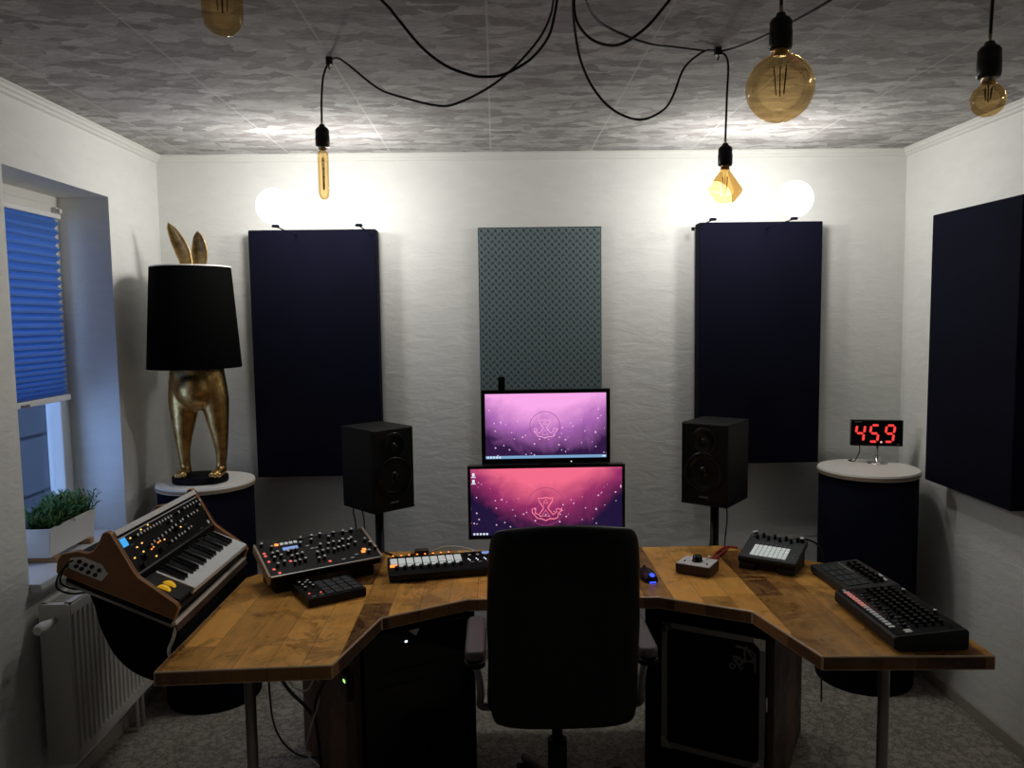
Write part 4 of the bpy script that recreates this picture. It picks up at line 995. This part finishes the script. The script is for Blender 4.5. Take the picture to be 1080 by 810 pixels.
knobs('silver_knob', cb2, [(.016,.178),(.024,.186)], .007, .014, m='chrome')
bits('small_button', cb2, [(.052+.0185*i,.122) for i in range(8)], (.009,.004,.001), 'silk')
bits('side_button', cb2, [(.215,.06),(.215,.04)], (.008,.006,.002), 'silk')
cable('black cable curving from behind the grid groovebox to the right drum', [(1.10,3.02,.80),(1.16,3.00,.825),(1.22,3.02,.82),(1.29,3.07,.78),(1.34,3.14,.70),(1.37,3.20,.50),(1.39,3.25,.25),(1.41,3.29,.01)], .004)

# ------------------------------------------------------------------ drum machine & sampler on the right wing
dm = thing('drum_machine', 'long dark drum machine with a row of lit step buttons, nearest on the right wing', 'drum machine', (1.118,2.13,.75), (0,0,math.radians(.5)))
da = math.atan2(.016,.22)
b = BM(); prism(b, [(0,.010),(0,.040),(.010,.046),(.210,.062),(.218,.054),(.218,.004),(.20,0),(.02,0)], 0, .385, 'y'); bd = obj('body', b, 'darkgrey', dm, .003)
b = BM(); box(b, (.008,.008,0), (.206,.377,.0015)); dp = obj('top_panel', b, 'blackmatte', dm); dp.location = (0,0,.0455); dp.rotation_euler = (0,-da,0)
ys = [.060+.0190*i for i in range(16)]
bits('step_button', dp, [(.024,y) for y in ys[:9]], (.016,.0125,.004), 'cap', .001, .001)
M['pinkbtn'] = mat('pink_lit_button', (.65,.32,.30), .4, emi=(1,.35,.3), es=.22)
bits('pink_step_button', dp, [(.024,y) for y in ys[9:]], (.016,.0125,.004), 'pinkbtn', .001, .001)
bits('start_button', dp, [(.052,.022)], (.020,.022,.004), 'white', .001, .001)
bits('small_white_button', dp, [(.024,.368),(.020,.352)], (.010,.008,.003), 'white', .001)
bits('fader_slot', dp, [(.062,.055+.024*i) for i in range(12)], (.026,.003,.0008), 'silk', .001)
bits('fader_cap', dp, [(.058+.006*(i%3),.055+.024*i) for i in range(12)], (.012,.009,.010), 'black', .001, .001)
knobs('black_knob', dp, [(.092+.024*j,.050+.0245*i) for i in range(13) for j in range(4)], .0062, .014, .001, ind=False)
knobs('pale_knob', dp, [(.188,.30),(.188,.12)], .006, .013, .001)
bits('red_stripe', dp, [(.042,.24)], (.003,.22,.0008), mat('red_print', (.20,.03,.03), .5), .001)
bits('display', dp, [(.178,.030)], (.02,.030,.001), 'blackgloss', .001)
sp_ = thing('drum_sampler', 'dark grey pad sampler behind the drum machine on the right wing', 'sampler', (1.176,2.545,.75), (0,0,math.radians(3)))
b = BM(); prism(b, [(0,.006),(0,.030),(.178,.046),(.182,.040),(.182,.004),(.17,0),(.015,0)], 0, .285, 'y'); bd = obj('body', b, 'slate', sp_, .003)
da2 = math.atan2(.016,.178)
b = BM(); box(b, (.006,.006,0), (.174,.279,.001)); s2 = obj('top_panel', b, 'darkgrey', sp_); s2.location = (0,0,.0302); s2.rotation_euler = (0,-da2,0)
bits('grey_pad', s2, [(.028+.026*i,.060+.052*j) for i in range(3) for j in range(4)], (.023,.046,.003), 'slate', .001, .001)
bits('pale_strip', s2, [(.098,.21)], (.006,.12,.001), 'silk', .001)
knobs('black_knob', s2, [(.118+.022*j,.045+.030*i) for i in range(7) for j in range(2)], .0075, .016, .001, ind=False)
bits('white_label', s2, [(.160,.06),(.166,.10)], (.008,.03,.001), 'cap', .001)
bits('red_strip', s2, [(.160,.17)], (.010,.07,.001), mat('dark_red_print', (.09,.03,.03), .5), .001)

# ------------------------------------------------------------------ digital sound level meter
sm_ = thing('sound_level_meter', 'small black digital meter on a metal foot showing red 45.9', 'meter', (1.806,3.645,1.0), (0,0,math.radians(-13)))
b = BM(); lathe(b, [(0,0),(.048,0),(.047,.004),(.014,.006),(.013,.030),(.008,.034),(0,.034)], 28); obj('foot', b, 'chrome', sm_)
b = BM(); cyl(b, (0,0,.03), (0,0,.085), .0055, seg=14); obj('stem', b, 'steel', sm_)
b = BM(); box(b, (-.122,-.016,.084), (.108,.016,.208)); hs = obj('display_box', b, 'blackgloss', sm_, .003)
seg = {'a':((.0,1),(1,1)),'b':((1,1),(1,.5)),'c':((1,.5),(1,0)),'d':((0,0),(1,0)),'e':((0,.5),(0,0)),'f':((0,1),(0,.5)),'g':((0,.5),(1,.5))}
def digit(ch, x0):
    b = BM(); W1, H1 = .036, .078; sl = .12
    for s_ in {'4':'fgbc','5':'afgcd','9':'abcdfg'}[ch]:
        (a0,b0),(a1,b1) = seg[s_]; p = Vector((x0+a0*W1+sl*b0*H1,0,.106+b0*H1)); q = Vector((x0+a1*W1+sl*b1*H1,0,.106+b1*H1)); d = (q-p).normalized(); n_ = Vector((-d.z,0,d.x))*.0052
        p = p+d*.0035; q = q-d*.0035
        prism(b, [((p+d*.004+n_).x,(p+d*.004+n_).z),((q-d*.004+n_).x,(q-d*.004+n_).z),(q.x,q.z),((q-d*.004-n_).x,(q-d*.004-n_).z),((p+d*.004-n_).x,(p+d*.004-n_).z),(p.x,p.z)], -.0178, -.0162, 'y')
    obj('red_digit', b, 'reddigit', hs)
digit('4', -.105); digit('5', -.042); digit('9', .026)
b = BM(); box(b, (.008,-.0178,.100), (.016,-.0162,.108)); obj('decimal_point', b, glow('pale_red_dot', (1,.5,.5), 1.1), hs)
b = BM()
for k in range(5): box(b, (-.104+k*.006,-.0170,.197), (-.100+k*.006,-.0160,.201))
box(b, (.082,-.017,.092), (.092,-.016,.096)); obj('printed_mark', b, 'silk', hs)
b = BM(); tube(b, spline([(-.080,0,.086),(-.078,0,.060),(-.088,0,.030),(-.100,.01,.006),(-.12,.04,.004),(-.10,.058,.004)],5), .0025, 7); obj('power_cord', b, 'cable', sm_)
